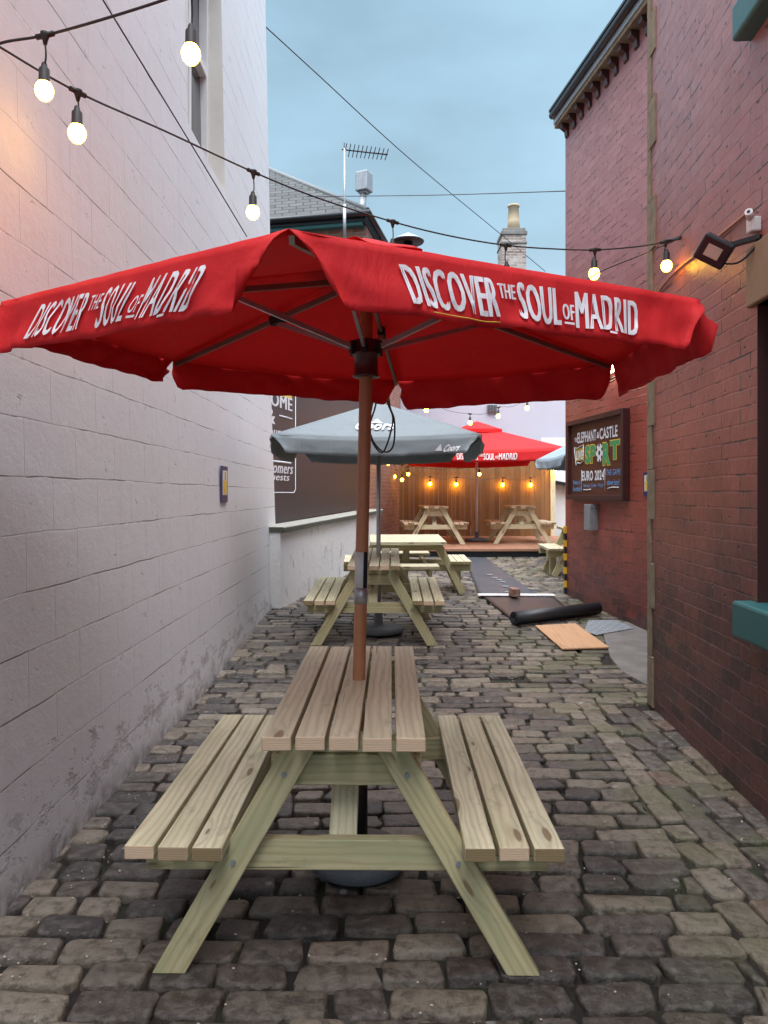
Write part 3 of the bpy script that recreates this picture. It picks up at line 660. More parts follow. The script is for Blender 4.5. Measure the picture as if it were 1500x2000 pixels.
for cx, cy, r in ((.573, .555, .03), (.573, .655, .022), (.573, .455, .022), (.525, .60, .022), (.621, .60, .022), (.53, .50, .022), (.617, .50, .022)):
    mb = MB(); mb.prism([sp(cx + r * .62 * math.cos(a * 1.2566 + 1.57), cy + r * 1.1 * math.sin(a * 1.2566 + 1.57), .037) for a in range(5)], .002, fn_); mb.build('football_patch', M['black_paint'], fb)
# ash bin
bp = Vector((FR(8.75), 8.75, 0)); t = thing('cigarette_bin', 'slim grey metal cigarette bin on the brick wall under the sport sign', 'ash bin', (bp.x, bp.y, 1.04))
zt, zb = P(1160, 985, 8.75).z, P(1160, 1035, 8.75).z
mb = MB(); bq = bp + fn_ * .055; mb.board(bq + Vector((0, 0, zb)), bq + Vector((0, 0, zt)), .17, .11, fn_, .5, 0); mb.build('bin_body', M['galvanised'], t, bevel=.006)
mb = MB()
for s in (-.025, .025):
    mb = MB(); c = bq + fn_ * 0 + Vector((0, 0, zt - .05)); mb.tube([c - fdir * .084 + fn_ * s, c - fdir * .088 + fn_ * s], .009, 8)
    mb.build('bin_opening', M['black_paint'], t)
# corner guard
cx, cyy = FR(9.7), 9.7; t = thing('corner_guard', 'black and yellow striped guard strip on the far corner of the brick building', 'corner guard', (cx, cyy, gz(9.7)))
zg0, zg1 = gz(9.7), P(1100, 1028, 9.7).z; N = 10
for i in range(N):
    mb = MB(); a = zg0 + (zg1 - zg0) * i / N; b = zg0 + (zg1 - zg0) * (i + 1) / N
    mb.box((cx - .022, cyy - .05, a), (cx + .01, cyy + .02, b)); mb.build('yellow_band' if i % 2 else 'black_band', M['safety_yellow' if i % 2 else 'black_paint'], t)

# ------------------------------------------------------------------ low wall, big board wall
t = thing('low_garden_wall', 'low whitewashed wall with dark stone coping on the left behind the tables', 'wall', (-1.2, 8.7, 0))
A = Vector((low_face(8.7), 8.7, 0)); B = Vector((low_face(13.5), 13.5, 0)); dl = (B - A).normalized(); nl = Vector((dl.y, -dl.x, 0)); LL = (B - A).length
mb = MB()
za, zb_ = 1.02, 1.13
def lp(s, z, o): return A + dl * s + Vector((0, 0, z)) + nl * o
n = mb.add([lp(0, -.05, 0), lp(LL, .25, 0), lp(LL, zb_, 0), lp(0, za, 0)]); mb.face([n, n + 1, n + 2, n + 3], [(0, 0), (LL, 0), (LL, zb_), (0, za)])
n = mb.add([lp(0, -.05, -.22), lp(0, -.05, 0), lp(0, za, 0), lp(0, za, -.22)]); mb.face([n, n + 1, n + 2, n + 3], [(-.2, 0), (0, 0), (0, za), (-.2, za)])
n = mb.add([lp(LL, .2, 0), lp(LL, .2, -.25), lp(LL, zb_, -.25), lp(LL, zb_, 0)]); mb.face([n, n + 1, n + 2, n + 3], [(0, 0), (.2, 0), (.2, za), (0, za)])
n = mb.add([lp(0, -.05, -.25), lp(LL, .25, -.25), lp(LL, zb_, -.25), lp(0, za, -.25)]); mb.face([n, n + 1, n + 2, n + 3])
mb.build('rendered_face', M['peeling_whitewash'], t)
mb = MB(); mb.board(lp(-.02, za + .035, -.12), lp(LL + .03, zb_ + .035, -.12), .34, .07, (0, 0, 1), .5, 1); mb.build('coping', [M['coping_stone'], M['coping_edge']], t, bevel=.012)
mb = MB(); mb.board(lp(-.023, za + .030, .052), lp(LL, zb_ + .030, .052), .055, .012, nl, .5, 0); mb.build('coping_lip', M['coping_edge'], t, bevel=.004)
def yw(y): return -1.50 + (y - 8.75) * .239
t = thing('yard_wall', 'brick wall carrying the large black painted board behind the low white wall', 'wall', (-1.5, 9, 0))
mb = MB(); mb.wall((yw(8.0), 8.0), (yw(13.65), 13.65), 0, 4.0); mb.wall((yw(13.65), 13.65), (yw(13.65) - .3, 13.7), 0, 4.0); mb.build('wall_face', M['old_brick'], t)
BA = Vector((yw(8.3), 8.3, 0)); BB = Vector((yw(13.55), 13.55, 0)); bd = (BB - BA).normalized(); bn = Vector((bd.y, -bd.x, 0)); BL = (BB - BA).length
t = thing('painted_board', 'large black board with white painted lettering behind the low white wall on the left', 'sign', (BA.x, BA.y, 1.1))
def bpnt(s, z, d=.03): return BA + bd * s + Vector((0, 0, z)) + bn * d
mb = MB(); poly = [bpnt(0, 1.08, .004), bpnt(BL, 1.235, .004), bpnt(BL, 3.9, .004), bpnt(0, 3.9, .004)]; mb.prism(poly, .022, bn, uvf=lambda p: (p[1], p[2])); mb.build('board_panel', M['black_board'], t)
def sY(u):  # distance along board of picture column u
    k_ = (u - CU) / F; y = (-1.50 - 8.75 * .239) / (k_ - .239); return (y - 8.3) * math.hypot(1, .239)
zz = lambda v, u: CH - (v - CV) / F * (8.3 + sY(u) / math.hypot(1, .239))
a0, a1 = sY(566), sY(566) - 2.4
lettering('board_lettering', [('WELCOME', a0 - 1.75, a0, zz(799, 550), zz(773, 550), .04, 0), ('YARD.', a0 - .95, a0, zz(894, 550), zz(873, 550), .03, 0), ('for', a0 - 1.6, a0 - 1.25, zz(925, 550), zz(908, 550), .02, .25), ('customers', a0 - 1.12, a0 + .03, zz(925, 550), zz(908, 550), .02, .25), ('our', a0 - 1.4, a0 - 1.0, zz(943, 550), zz(928, 550), .02, .25), ('guests', a0 - .88, a0 - .1, zz(943, 550), zz(928, 550), .02, .25), ('&', a0 - .9, a0 - .6, zz(832, 545), zz(803, 545), .04, 0), ('our', a0 - .8, a0 - .4, zz(856, 545), zz(842, 545), .03, .2)], lambda x, z: bpnt(x, z, .03), M['white_print'], t, fn2=lambda x, z: bpnt(x, z, .032), dx=.012)
mb = MB(); q = sY(573)
mb.tube([bpnt(q - 2.6, zz(962, 550), .03), bpnt(q - .06, zz(962, 550), .03), bpnt(q, zz(955, 550), .03), bpnt(q, 3.6, .03)], .006, 4)
mb.tube([bpnt(a0 - .9, zz(903, 550), .03), bpnt(a0 - .04, zz(903, 550), .03)], .012, 4); mb.tube([bpnt(a0 - .45, zz(814, 550), .03), bpnt(a0, zz(814, 550), .03)], .010, 4); mb.build('board_border', M['white_print'], t)
mb = MB(); mb.prism([bpnt(a0 - 1.9, zz(773, 550) - .015, .026), bpnt(a0, zz(773, 550) - .015, .026), bpnt(a0, zz(766, 550) + .01, .026), bpnt(a0 - 1.9, zz(766, 550) + .01, .026)], .003, bn); mb.build('gold_strip', M['yellow_print'], t)

# ------------------------------------------------------------------ brick house behind, aerial, cowl
t = thing('brick_house', 'brick house with slate hipped roof and dark teal eaves behind the white building', 'house', (-.35, 13.7, 0))
c0 = (yw(13.65) + .0, 13.66); c1 = (-4.5, 14.55); c2 = (.40, 17.9)
mb = MB(); mb.wall(c1, c0, 0, 6.5); mb.wall(c0, c2, 0, 6.5, 4); mb.build('wall', M['bare_brick'], t)
C0 = Vector((-.30, 13.42, 6.62)); Fv = Vector((-5.6, 14.55, 6.62)); Hh = Vector((-3.0, 16.4, 8.85)); S = Vector((.62, 18.3, 6.62)); H2 = Vector((-6, 17.1, 8.85)); H3 = Vector((-2.0, 21, 8.85))
mb = MB(); mb.quad(Fv, C0, Hh, H2, [(0, 0), (5.4, 0), (3, 3.4), (0, 3.4)]); mb.quad(C0, S, H3, Hh, [(0, 0), (5, 0), (5, 3.4), (3, 3.4)]); rf = mb.build('roof', M['slate_roof'], t, solid=.05)
mb = MB(); mb.tube([C0, Hh], .06, 8); mb.build('hip_tiles', M['slate'], rf)
mb = MB(); z_ = Vector((0, 0, -.10)); mb.board(Fv + z_, C0 + z_ + Vector((-.03, .06, 0)), .12, .05, (0, 1, 0), .5, 0); mb.board(C0 + z_ + Vector((-.06, .06, 0)), S + z_ - Vector((.06, 0, 0)), .17, .05, (1, 0, 0), .5, 0); mb.build('fascia', M['black_paint'], t)
mb = MB(); z_ = Vector((0, 0, -.19)); mb.board(Fv + z_ + Vector((0, .13, 0)), C0 + z_ + Vector((-.08, .15, 0)), .07, .14, (0, 1, 0), .5, 0); mb.board(C0 + z_ + Vector((-.1, .2, 0)), S + z_ + Vector((-.12, 0, 0)), .10, .08, (1, 0, 0), .5, 0); mb.build('soffit_board', M['teal_paint'], t)
mb = MB(); mb.tube([Fv + Vector((0, -.06, -.05)), C0 + Vector((.03, -.05, -.05)), S + Vector((.06, 0, -.05))], .06, 8); mb.build('gutter', M['black_paint'], t)
fp = P(704, 400, 14.3); mb = MB(); mb.tube([fp + Vector((0, 0, -.35)), P(710, 378, 14.3)], .07, 12); fl = mb.build('flue_pipe', M['galvanised'], t)
q = P(711, 358, 14.3); mb = MB(); mb.board(q + Vector((0, 0, -.17)), q + Vector((0, 0, .20)), .26, .26, (.5, 1, 0), .5, 0); mb.board(q + Vector((0, 0, -.21)), q + Vector((0, 0, -.17)), .18, .18, (.5, 1, 0), .5, 0); mb.build('flue_terminal', M['galvanised'], fl, bevel=.02)
a_ = P(673, 445, 13.3); top = P(673, 290, 13.3); t = thing('tv_aerial', 'thin television aerial on a mast fixed to the brick house', 'aerial', tuple(a_))
mb = MB(); mb.tube([P(673, 470, 13.3), top], .016, 8); mb.tube([P(673, 462, 13.3), P(673, 462, 13.3) + Vector((0, .36, 0))], .014, 6); mb.tube([P(673, 400, 13.3), P(673, 465, 13.3)], .03, 8); mb.build('mast', M['grey_metal'], t)
mb = MB(); e = P(757, 302, 13.1); s0 = P(668, 292, 13.4); mb.tube([s0, e], .013, 6)
for i in range(11):
    p_ = s0.lerp(e, .08 + i * .09); ln = .20 - i * .008; mb.tube([p_ + Vector((-.03, .15, -ln * .25)), p_ + Vector((.03, -.15, ln * .25))], .008, 5)
mb.tube([s0.lerp(e, .05) + Vector((0, 0, -.1)), s0.lerp(e, .05) + Vector((0, 0, .13))], .01, 5); mb.build('antenna_boom', M['dark_plastic'], t)
q = P(797, 471, 14.4); t = thing('extractor_cowl', 'round conical metal extractor cowl beside the brick house', 'cowl', tuple(q))
mb = MB(); mb.lathe([(.005, .17), (.06, .14), (.31, .01), (.315, -.008), (.01, -.009)], q, 28); hd = mb.build('cowl_hood', M['steel_plate'], t)
mb = MB(); mb.lathe([(.005, -.012), (.312, -.012), (.30, -.03), (.005, -.02)], q, 28); mb.build('hood_underside', M['dark_plastic'], hd)
mb = MB(); mb.tube([q + Vector((0, 0, -.02)), q + Vector((0, 0, -.5)), q + Vector((-.05, 0, -.62)), q + Vector((-.7, .0, -.65))], .09, 12); mb.build('duct', M['dark_plastic'], t)

t = thing('grey_rendered_building', 'plain pale grey rendered building with a wall vent closing the far end', 'building', (2.5, 19, 0))
mb = MB(); mb.wall((-1.5, 19), (12, 19), 0, 6.4); mb.build('wall', M['render_grey'], t)
mb = MB(); mb.quad((-1.5, 18.8, 6.35), (12, 18.8, 6.35), (12, 23, 7.4), (-1.5, 23, 7.4)); rf = mb.build('roof', M['slate_roof'], t, solid=.08)
v0 = P(961, 800, 18.96); mb = MB()
mb.box((v0.x - .13, 18.93, v0.z - .07), (v0.x + .13, 18.985, v0.z + .12)); vt = mb.build('wall_vent', M['galvanised'], t)
mb = MB()
for i in range(6): mb.box((v0.x - .115 + i * .04, 18.915, v0.z - .06), (v0.x - .095 + i * .04, 18.93, v0.z + .11))
mb.build('vent_slats', M['black_paint'], vt)
a0_, a1_ = P(981, 540, 22), P(1028, 455, 22)
mb = MB(); w_ = a1_.x - a0_.x
mb.wall((a0_.x, 22), (a1_.x, 22), 6.4, a1_.z); mb.wall((a1_.x, 22), (a1_.x, 22.9), 6.4, a1_.z, w_); mb.wall((a0_.x, 22.9), (a0_.x, 22), 6.4, a1_.z, -1); ch = mb.build('chimney', M['weathered_brick'], t)
mb = MB()
for z, o, h in ((a1_.z - .05, .03, .12), (a1_.z + .07, -.02, .10), (a1_.z - .32, .025, .07)): mb.box((a0_.x - o, 22 - o, z), (a1_.x + o, 22.9 + o, z + h))
mb.build('chimney_band', M['concrete'], ch, bevel=.02)
q = P(1003, 452, 22.3); mb = MB(); mb.lathe([(.20, 0), (.175, .3), (.15, .72), (.18, .73), (.18, .78), (.13, .78)], q, 20); mb.build('chimney_pot', M['pink_pot'], ch)

t = thing('white_outbuilding', 'white boarded outbuilding with a dark roof edge beyond the fence end', 'outbuilding', (5.2, 18.3, 0))
mb = MB(); mb.wall((3.95, 18.2), (8, 18.2), 0, 1.85); mb.build('lower_wall', M['white_paint'], t)
q0 = P(1082, 942, 18.1); mb = MB(); mb.board((q0.x, 18.1, q0.z), (q0.x + 3, 18.1, q0.z - .55), .08, .3, (0, 1, 0), .5, 0); mb.build('roof_edge', M['black_paint'], t)
mb = MB(); mb.wall((3.95, 18.6), (8, 18.6), 1.5, 2.9); mb.build('upper_wall', M['white_paint'], t)

# ------------------------------------------------------------------ deck and fence
DZ = .47; DY = 13.56; FY = 17.7
t = thing('timber_deck', 'raised reddish timber deck with black front edge at the end of the alley', 'deck', (1.5, DY, gz(DY)))
mb = MB(); x = -.55
while x < 5.2:
    mb.board((x + .06, DY, DZ - .015), (x + .06, FY + .1, DZ - .015), .116, .03, (0, 0, 1)); x += .12
mb.build('deck_boards', [M['deck_timber'], M['deck_timber']], t, bevel=.002)
mb = MB(); mb.box((-.55, DY + .02, gz(DY) - .05), (5.2, DY + .05, DZ - .032)); mb.build('deck_fascia', M['black_paint'], t)
mb = MB(); mb.board((-.55, DY - .012, DZ - .022), (5.2, DY - .012, DZ - .022), .02, .04, (0, 0, 1)); mb.build('deck_nosing', M['deck_timber'], t)
t = thing('timber_fence', 'tall vertical board timber fence behind the raised deck', 'fence', (2.2, FY, DZ))
mb = MB(); x = .36; x1 = P(1074, 1000, FY).x
while x < x1:
    wd_ = rnd.choice((.10, .12, .14)); mb.board((x + wd_ / 2, FY + rnd.choice((0, .022)), DZ), (x + wd_ / 2, FY + rnd.choice((0, .002)), DZ + 1.86), wd_ - .004, .02, (0, 1, 0)); x += wd_
mb.build('fence_boards', [M['fence_timber'], M['end_grain']], t)
for px in (1079,):
    q = P(px, 1000, FY); mb = MB(); mb.board((q.x, FY - .01, DZ), (q.x, FY - .01, DZ + 1.9), .11, .11, (0, 1, 0)); mb.build('fence_post', [M['seat_timber'], M['end_grain']], t, bevel=.004)
for z in (.3, 1.5):
    mb = MB(); mb.board((.36, FY + .06, DZ + z), (x1, FY + .06, DZ + z), .05, .08, (0, 0, 1)); mb.build('fence_rail', M['fence_timber'], t)

# ------------------------------------------------------------------ picnic tables
def std_table(name, label, mats, L=1.30, grp='A-frame picnic tables', TS=1.0):
    t = thing(name, label, 'picnic table', (0, 0, 0), grp)
    top, seat, leg = mats; H = L / 2; up = (0, 0, 1)
    mb = MB(); xs = [-.1975, -.09875, 0, .09875, .1975]
    for i, x in enumerate(xs): w0 = rnd.uniform(-.002, .002); mb.board((x * TS, -H + rnd.uniform(-.008, .006), .7415 + w0), (x * TS + rnd.uniform(-.002, .002), H + rnd.uniform(-.006, .006), .7415 - w0), .087 * TS, .042, (rnd.uniform(-.02, .02), 0, 1))
    mb.build('tabletop', [M[top], M['end_grain']], t, bevel=.004)
    for s in (-1, 1):
        mb = MB()
        for x in (.400, .5015, .603): mb.board((s * x, -H + rnd.uniform(-.008, .008), .419), (s * x, H, .419), .088, .042, up)
        mb.build('seat', [M[seat], M['end_grain']], t, bevel=.004)
    fy = H - .122
    for e in (-1, 1):
        for s in (-1, 1):
            mb = MB(); a = Vector((s * .128, e * fy, .7195)); b = Vector((s * .545, e * fy, -.01)); d = (b - a).normalized()
            # ends cut level
            wv = .088 / 2 / abs(d.z) ; c = [Vector((a.x - wv, 0, a.z)), Vector((a.x + wv, 0, a.z)), Vector((b.x + wv, 0, 0.0)), Vector((b.x - wv, 0, 0.0))]
            LL_ = (b - a).length; ro = rnd.random() * 30; tn = rnd.random(); th = .042
            y0 = e * fy - th / 2; k = mb.add([(p.x, y0, p.z) for p in c] + [(p.x, y0 + th, p.z) for p in c])
            u1 = [(ro, ro), (ro, ro + .088), (ro + LL_, ro + .088), (ro + LL_, ro)]
            mb.face([k, k + 1, k + 2, k + 3], u1, tn); mb.face([k + 7, k + 6, k + 5, k + 4], u1[::-1], tn)
            mb.face([k + 1, k + 5, k + 6, k + 2], [(ro, ro + .1), (ro, ro + .142), (ro + LL_, ro + .142), (ro + LL_, ro + .1)], tn); mb.face([k, k + 3, k + 7, k + 4], [(ro, ro + .2), (ro + LL_, ro + .2), (ro + LL_, ro + .242), (ro, ro + .242)], tn)
            mb.face([k, k + 4, k + 5, k + 1], None, tn, 1); mb.face([k + 3, k + 2, k + 6, k + 7], None, tn, 1)
            mb.build('leg', [M[leg], M['end_grain_green']], t, bevel=.003)
            for z in (.615, .345):
                fz = (a.z - z) / (a.z - 0); x = a.x + (b.x - a.x) * fz; mb = MB(); mb.tube([(x, e * (fy + .021), z), (x, e * (fy + .029), z)], .008, 8); mb.build('bolt', M['galvanised'], t)
        ry = e * (fy - .044)
        mb = MB(); mb.board((-.63, ry, .346), (.63, ry, .346), .095, .042, (0, 1, 0)); mb.build('seat_rail', [M[leg], M['end_grain_green']], t, bevel=.003)
        mb = MB(); mb.board((-.235, ry, .612), (.235, ry, .612), .095, .042, (0, 1, 0)); mb.build('top_rail', [M[leg], M['end_grain_green']], t, bevel=.003)
        mb = MB(); mb.board((-.225, ry - e * .012, .690), (.225, ry - e * .012, .690), .056, .03, (0, 1, 0)); mb.build('top_cleat', [M[leg], M['end_grain_green']], t)
        mb = MB(); mb.board((-.014, ry - e * .02, .36), (-.014, ry - e * .42, .718), .088, .04, (0, e, 1)); mb.build('brace', [M['seat_timber'] if top != 'pale_timber' else M['pale_timber'], M['end_grain_green']], t, bevel=.003)
    return t
t1 = std_table('picnic_table', 'nearest timber picnic table with the brown parasol pole through its top', ('planed_timber', 'seat_timber', 'treated_timber'))
t1.location = (-.112, 2.815, 0); t1.rotation_euler = (0, 0, R(-.6))
t2 = std_table('picnic_table', 'timber picnic table behind the nearest one, under the grey parasol', ('planed_timber', 'seat_timber', 'treated_timber'), 1.45)
t2.location = (-.085, 7.52, gz(7.52) + .004); t2.rotation_euler = (R(2.29), 0, R(-.6))
t4 = std_table('picnic_table', 'left of the two picnic tables standing on the raised deck', ('planed_timber', 'planed_timber', 'seat_timber'), 1.5)
t4.location = P(845, 1000, 15.35); t4.location.z = DZ; t4.rotation_euler = (0, 0, R(2))
t5 = copy_tree(t4); t5['label'] = 'right of the two picnic tables standing on the raised deck'; t5.location = P(1013, 1000, 15.55); t5.location.z = DZ; t5.rotation_euler = (0, 0, R(-3))

def square_table(label):
    t = thing('square_picnic_table', label, 'picnic table', (0, 0, 0), 'square picnic tables')
    up = (0, 0, 1); m = [M['pale_timber'], M['end_grain_green']]; lm = [M['treated_timber'], M['end_grain_green']]
    mb = MB()
    for i in range(8): y = -.46 + i * .1315; mb.board((-.49, y, .68), (.49, y, .68), .122, .042, up)
    mb.build('tabletop', m, t, bevel=.003)
    for s in (-1, 1):
        mb = MB()
        for x in (.60, .695, .79): mb.board((s * x, -.37, .41), (s * x, .37, .41), .088, .04, up)
        mb.build('seat', m, t, bevel=.003)
        mb = MB()
        for x in (.60, .695, .79): mb.board((-.37, s * x, .408), (.37, s * x, .408), .088, .04, up)
        mb.build('seat', m, t, bevel=.003)
    for s in (-1, 1):
        for e in (-1, 1):
            mb = MB(); mb.board((s * .40, e * .30, .66), (s * .73, e * .30, .0), .09, .042, (0, 1, 0)); mb.build('leg', lm, t)
        mb = MB(); mb.board((s * .69, -.02, .0), (s * .69, -.02, .388), .09, .09, (0, 1, 0)); mb.build('seat_post', lm, t, bevel=.003)
        mb = MB(); mb.board((-.84, s * .255, .335), (.84, s * .255, .335), .09, .042, (0, 1, 0)); mb.build('seat_rail', lm, t, bevel=.003)
        mb = MB(); mb.board((s * .255, -.84, .335), (s * .255, .84, .335), .085, .040, (1, 0, 0)); mb.build('seat_rail', lm, t)
        mb = MB(); mb.board((-.42, s * .258, .61), (.42, s * .258, .61), .09, .042, (0, 1, 0)); mb.build('top_rail', lm, t)
        mb = MB(); mb.board((-.06, s * .69, .0), (-.06, s * .69, .386), .09, .09, (0, 1, 0)); mb.build('seat_post', lm, t)
        mb = MB(); mb.board((s * .02, s * .20, .30), (s * .02, s * .20, .655), .07, .05, (0, 1, 0)); mb.build('centre_post', lm, t)
    return t
t3 = square_table('square pale timber picnic table with four seats, in the middle of the alley')
t3.location = (.30, 10.02, gz(10.02)); t3.rotation_euler = (R(2.2), 0, R(1.5))
t6 = copy_tree(t3); t6['label'] = 'picnic table mostly hidden behind the brick corner, only one seat end showing'
t6.location = (3.30, 11.5, gz(11.5)); t6.rotation_euler = (R(2.2), 0, R(1))

# ------------------------------------------------------------------ parasols
def valance_fn(A, B, outw, h, i0, i1, seed, amp=.012, flare=.03, r0=.06, r1=.06, curl=0.0):
    A = Vector(A); B = Vector(B); L = (B - A).length
    def fn(s, t, d=0.0):
        s2 = (i0 * t ** .8) / L * (1 - s) + (1 - (i1 * t ** .8) / L) * s if False else s + ((i0 / L) * (1 - s) ** 3 - (i1 / L) * s ** 3) * t
        e0, e1 = s * L, (1 - s) * L
        hh = h * (1 - .45 * max(0, 1 - e0 / r0) ** 2 - .45 * max(0, 1 - e1 / r1) ** 2)
        nz_ = mnoise.noise(Vector((s * L * 7 + seed * 9, t * 1.6, seed))) + .5 * mnoise.noise(Vector((s * L * 17, t * 3, seed + 4)))
        p = A.lerp(B, s2) + Vector((0, 0, -hh * t)) + outw * (flare * t + amp * nz_ * (.25 + t) * (1 + 1.6 * math.exp(-e0 / .12) + 1.6 * math.exp(-e1 / .12)) + d + curl * t * (max(0, 1 - e0 / .15) ** 2 + max(0, 1 - e1 / .15) ** 2))
        p.z += .010 * t * mnoise.noise(Vector((s * L * 9, seed * 3, 1)))
        return p
    return fn
SLOGAN = [('DISCOVER', 0, .35, .15, .75, .008, 0), ('THE', .362, .432, .45, .68, .035, 0), ('SOUL', .445, .625, .15, .75, .008, 0), ('OF', .64, .69, .26, .52, .035, 0), ('MADRID', .70, 1.0, .15, .75, .008, 0)]

# nearest red hexagonal parasol
zr = 2.076; HV = [(-.215, 1.675), (.975, 2.28), (1.05, 3.40), (.068, 3.94), (-.955, 3.34), (-1.195, 2.31)]
ctr = Vector((-.068, 2.82, 2.345))
t = thing('red_parasol', 'nearest large red parasol with white slogan and a brown pole', 'parasol', (-.096, 2.82, 0), 'red slogan parasols')
mb = MB()
for i in range(6):
    a = Vector((*HV[i], zr)); b = Vector((*HV[(i + 1) % 6], zr))
    def cf(x, y, a=a, b=b, i=i):
        e = a.lerp(b, x); p = ctr.lerp(e, y); s = math.sin(math.pi * x) * y; p.z -= .020 * s
        p.z += .006 * mnoise.noise(Vector((p.x * 5, p.y * 5, i))) * y * s; return p
    mb.grid(cf, 14, 14)
bm_c = mb; cn = mb.build('canopy', M['red_canopy'], t, recalc=True, solid=.0015)
mb = MB()
for i in range(6):
    a = Vector((*HV[i], 0)); b = Vector((*HV[(i + 1) % 6], 0)); c2 = Vector((ctr.x, ctr.y, 0))
    def vf(x, y, a=a, b=b, i=i):
        e = a.lerp(b, x); p = c2 + (e - c2) * (.20 * y); p.z = 2.450 - .075 * y - .012 * math.sin(math.pi * x) * y + .018 * y * mnoise.noise(Vector((p.x * 9, p.y * 9, 2)))
        return p
    mb.grid(vf, 8, 6)
mb.build('vent_cap', M['red_canopy'], t, solid=.0015)
ins = [(.085, .075, .05), (.0, .02, .03), (.02, .02, .05), (.02, .01, .04), (.01, .0, .09), (.0, .105, .04)]
for i in range(6):
    A_ = Vector((*HV[i], zr)); B_ = Vector((*HV[(i + 1) % 6], zr)); dd = (B_ - A_).normalized(); ow = Vector((dd.y, -dd.x, 0))
    i0, i1, r = ins[i]
    fn = valance_fn(A_, B_, ow, .172 if i in (0, 5) else (0, .165, .155, .122, .110)[i], i0 * 1.0, i1 * 1.0, i + 1, .017, .03 if i in (0, 5) else .01, r, r, .02)
    mb = MB(); mb.grid(lambda x, y: fn(x, y), 56, 8); va = mb.build('valance', M['red_canopy'], t, solid=.0015)
    if i in (0, 5):
        s0, s1 = (.20, .80) if i == 0 else (.17, .78)
        sl = .055 if i == 5 else 0; mf = lambda x, y: fn(s0 + (s1 - s0) * (x + sl * (y - .3) / .5), 1 - y, .0075)
        mf2 = lambda x, y: fn(s0 + (s1 - s0) * (x + sl * (y - .3) / .5), 1 - y, .0087)
        lettering('slogan_lettering', SLOGAN, mf, M['white_print'], va, cut=.02, fn2=mf2)
        mb = MB()
        for xa_, xb_, yy in ((.645, .69, .19), (.845, .885, .10)):
            mb.grid(lambda x, y: mf(xa_ + (xb_ - xa_) * x, yy + .035 * y), 4, 1)
        mb.build('slogan_underline', M['white_print'], va)
        if i == 0:
            mb = MB(); mb.tube([mf(.07 + .28 * q / 10, .075 + .01 * math.sin(q)) for q in range(11)], .0015, 4); mb.build('loose_thread', M['yellow_print'], va)
hub = Vector((-.068, 2.82, 1.975))
mb = MB(); mb.tube([(-.099, 2.925, .09), (-.097, 2.85, .75), (-.068, 2.82, 1.95), (-.066, 2.82, 2.33)], .0245, 20); mb.build('pole', M['brown_pole'], t)
mb = MB(); mb.lathe([(.027, -.055), (.050, -.055), (.053, -.048), (.045, -.045), (.045, .028), (.053, .030), (.053, .038), (.045, .042), (.05, .085), (.027, .09)], hub, 22)
mb.build('hub_collar', M['collar_plastic'], t)
mb = MB(); mb.lathe([(.026, -.03), (.06, -.03), (.06, .02), (.026, .03)], (-.066, 2.82, 2.315), 18); mb.build('top_hub', M['dark_plastic'], t)
for i in range(6):
    v = Vector((*HV[i], zr + .0)); tp = Vector((-.066, 2.82, 2.315)); dz = Vector((0, 0, -.022))
    mb = MB(); mb.board(tp + dz, v + dz + (tp - v) * .02, .014, .020, (0, 0, 1), .5, 0); rb = mb.build('rib', M['brown_metal'], t)
    j = tp.lerp(v, .42) + dz; mb = MB(); mb.board(j + (v - tp).normalized() * -.03, j + (v - tp).normalized() * .03, .03, .036, (0, 0, 1), .5, 0); mb.build('rib_joint', M['dark_plastic'], rb)
    d2 = (v - tp); d2.z = 0; d2.normalize(); st = hub + d2 * .05 + Vector((0, 0, .055)); mb = MB(); mb.board(st, j - Vector((0, 0, .015)), .013, .018, (0, 0, 1), .5, 0); mb.build('strut', M['grey_metal'], t)
    mb = MB(); mb.board(hub + d2 * .03 + Vector((0, 0, .055)), hub + d2 * .065 + Vector((0, 0, .055)), .022, .05, (0, 0, 1), .5, 0); mb.build('strut_bracket', M['dark_plastic'], t)
mb = MB(); mb.lathe([(.170, .0), (.188, .012), (.188, .05), (.175, .068), (.12, .080), (.055, .090), (.05, .10), (.02, .10)], (-.100, 2.93, .008), 40); mb.build('base', M['granite_base'], t)
mb = MB(); mb.tube([(-.099, 2.927, .09), (-.098, 2.888, .42)], .034, 16); mb.build('base_sleeve', M['dark_plastic'], t)
mb = MB(); za_, zb2 = P(703, 1148, 2.82).z, P(703, 1180, 2.82).z
xa_ = lambda z: -.097 + .029 * (z - .75) / 1.20; ya_ = lambda z: 2.85 - .025 * (z - .75)
mb.tube([(xa_(zb2), ya_(zb2), zb2), (xa_(za_), ya_(za_), za_)], .0255, 20); mb.build('grey_tape', M['grey_metal'], t)
zc = P(705, 1078, 2.82).z; mb = MB(); mb.tube([(xa_(za_), ya_(za_), za_), (xa_(zc), ya_(zc), zc)], .0252, 20); mb.build('pole_label', M['white_plastic'], t)
mb = MB(); mb.prism([(xa_(za_) + .008, ya_(za_) - .026, za_), (xa_(za_) + .022, ya_(za_) - .020, za_), (xa_(zc) + .022, ya_(zc) - .020, zc), (xa_(zc) + .008, ya_(zc) - .026, zc)], .003, (.3, -1, 0)); mb.build('pole_label_print', M['black_paint'], t)

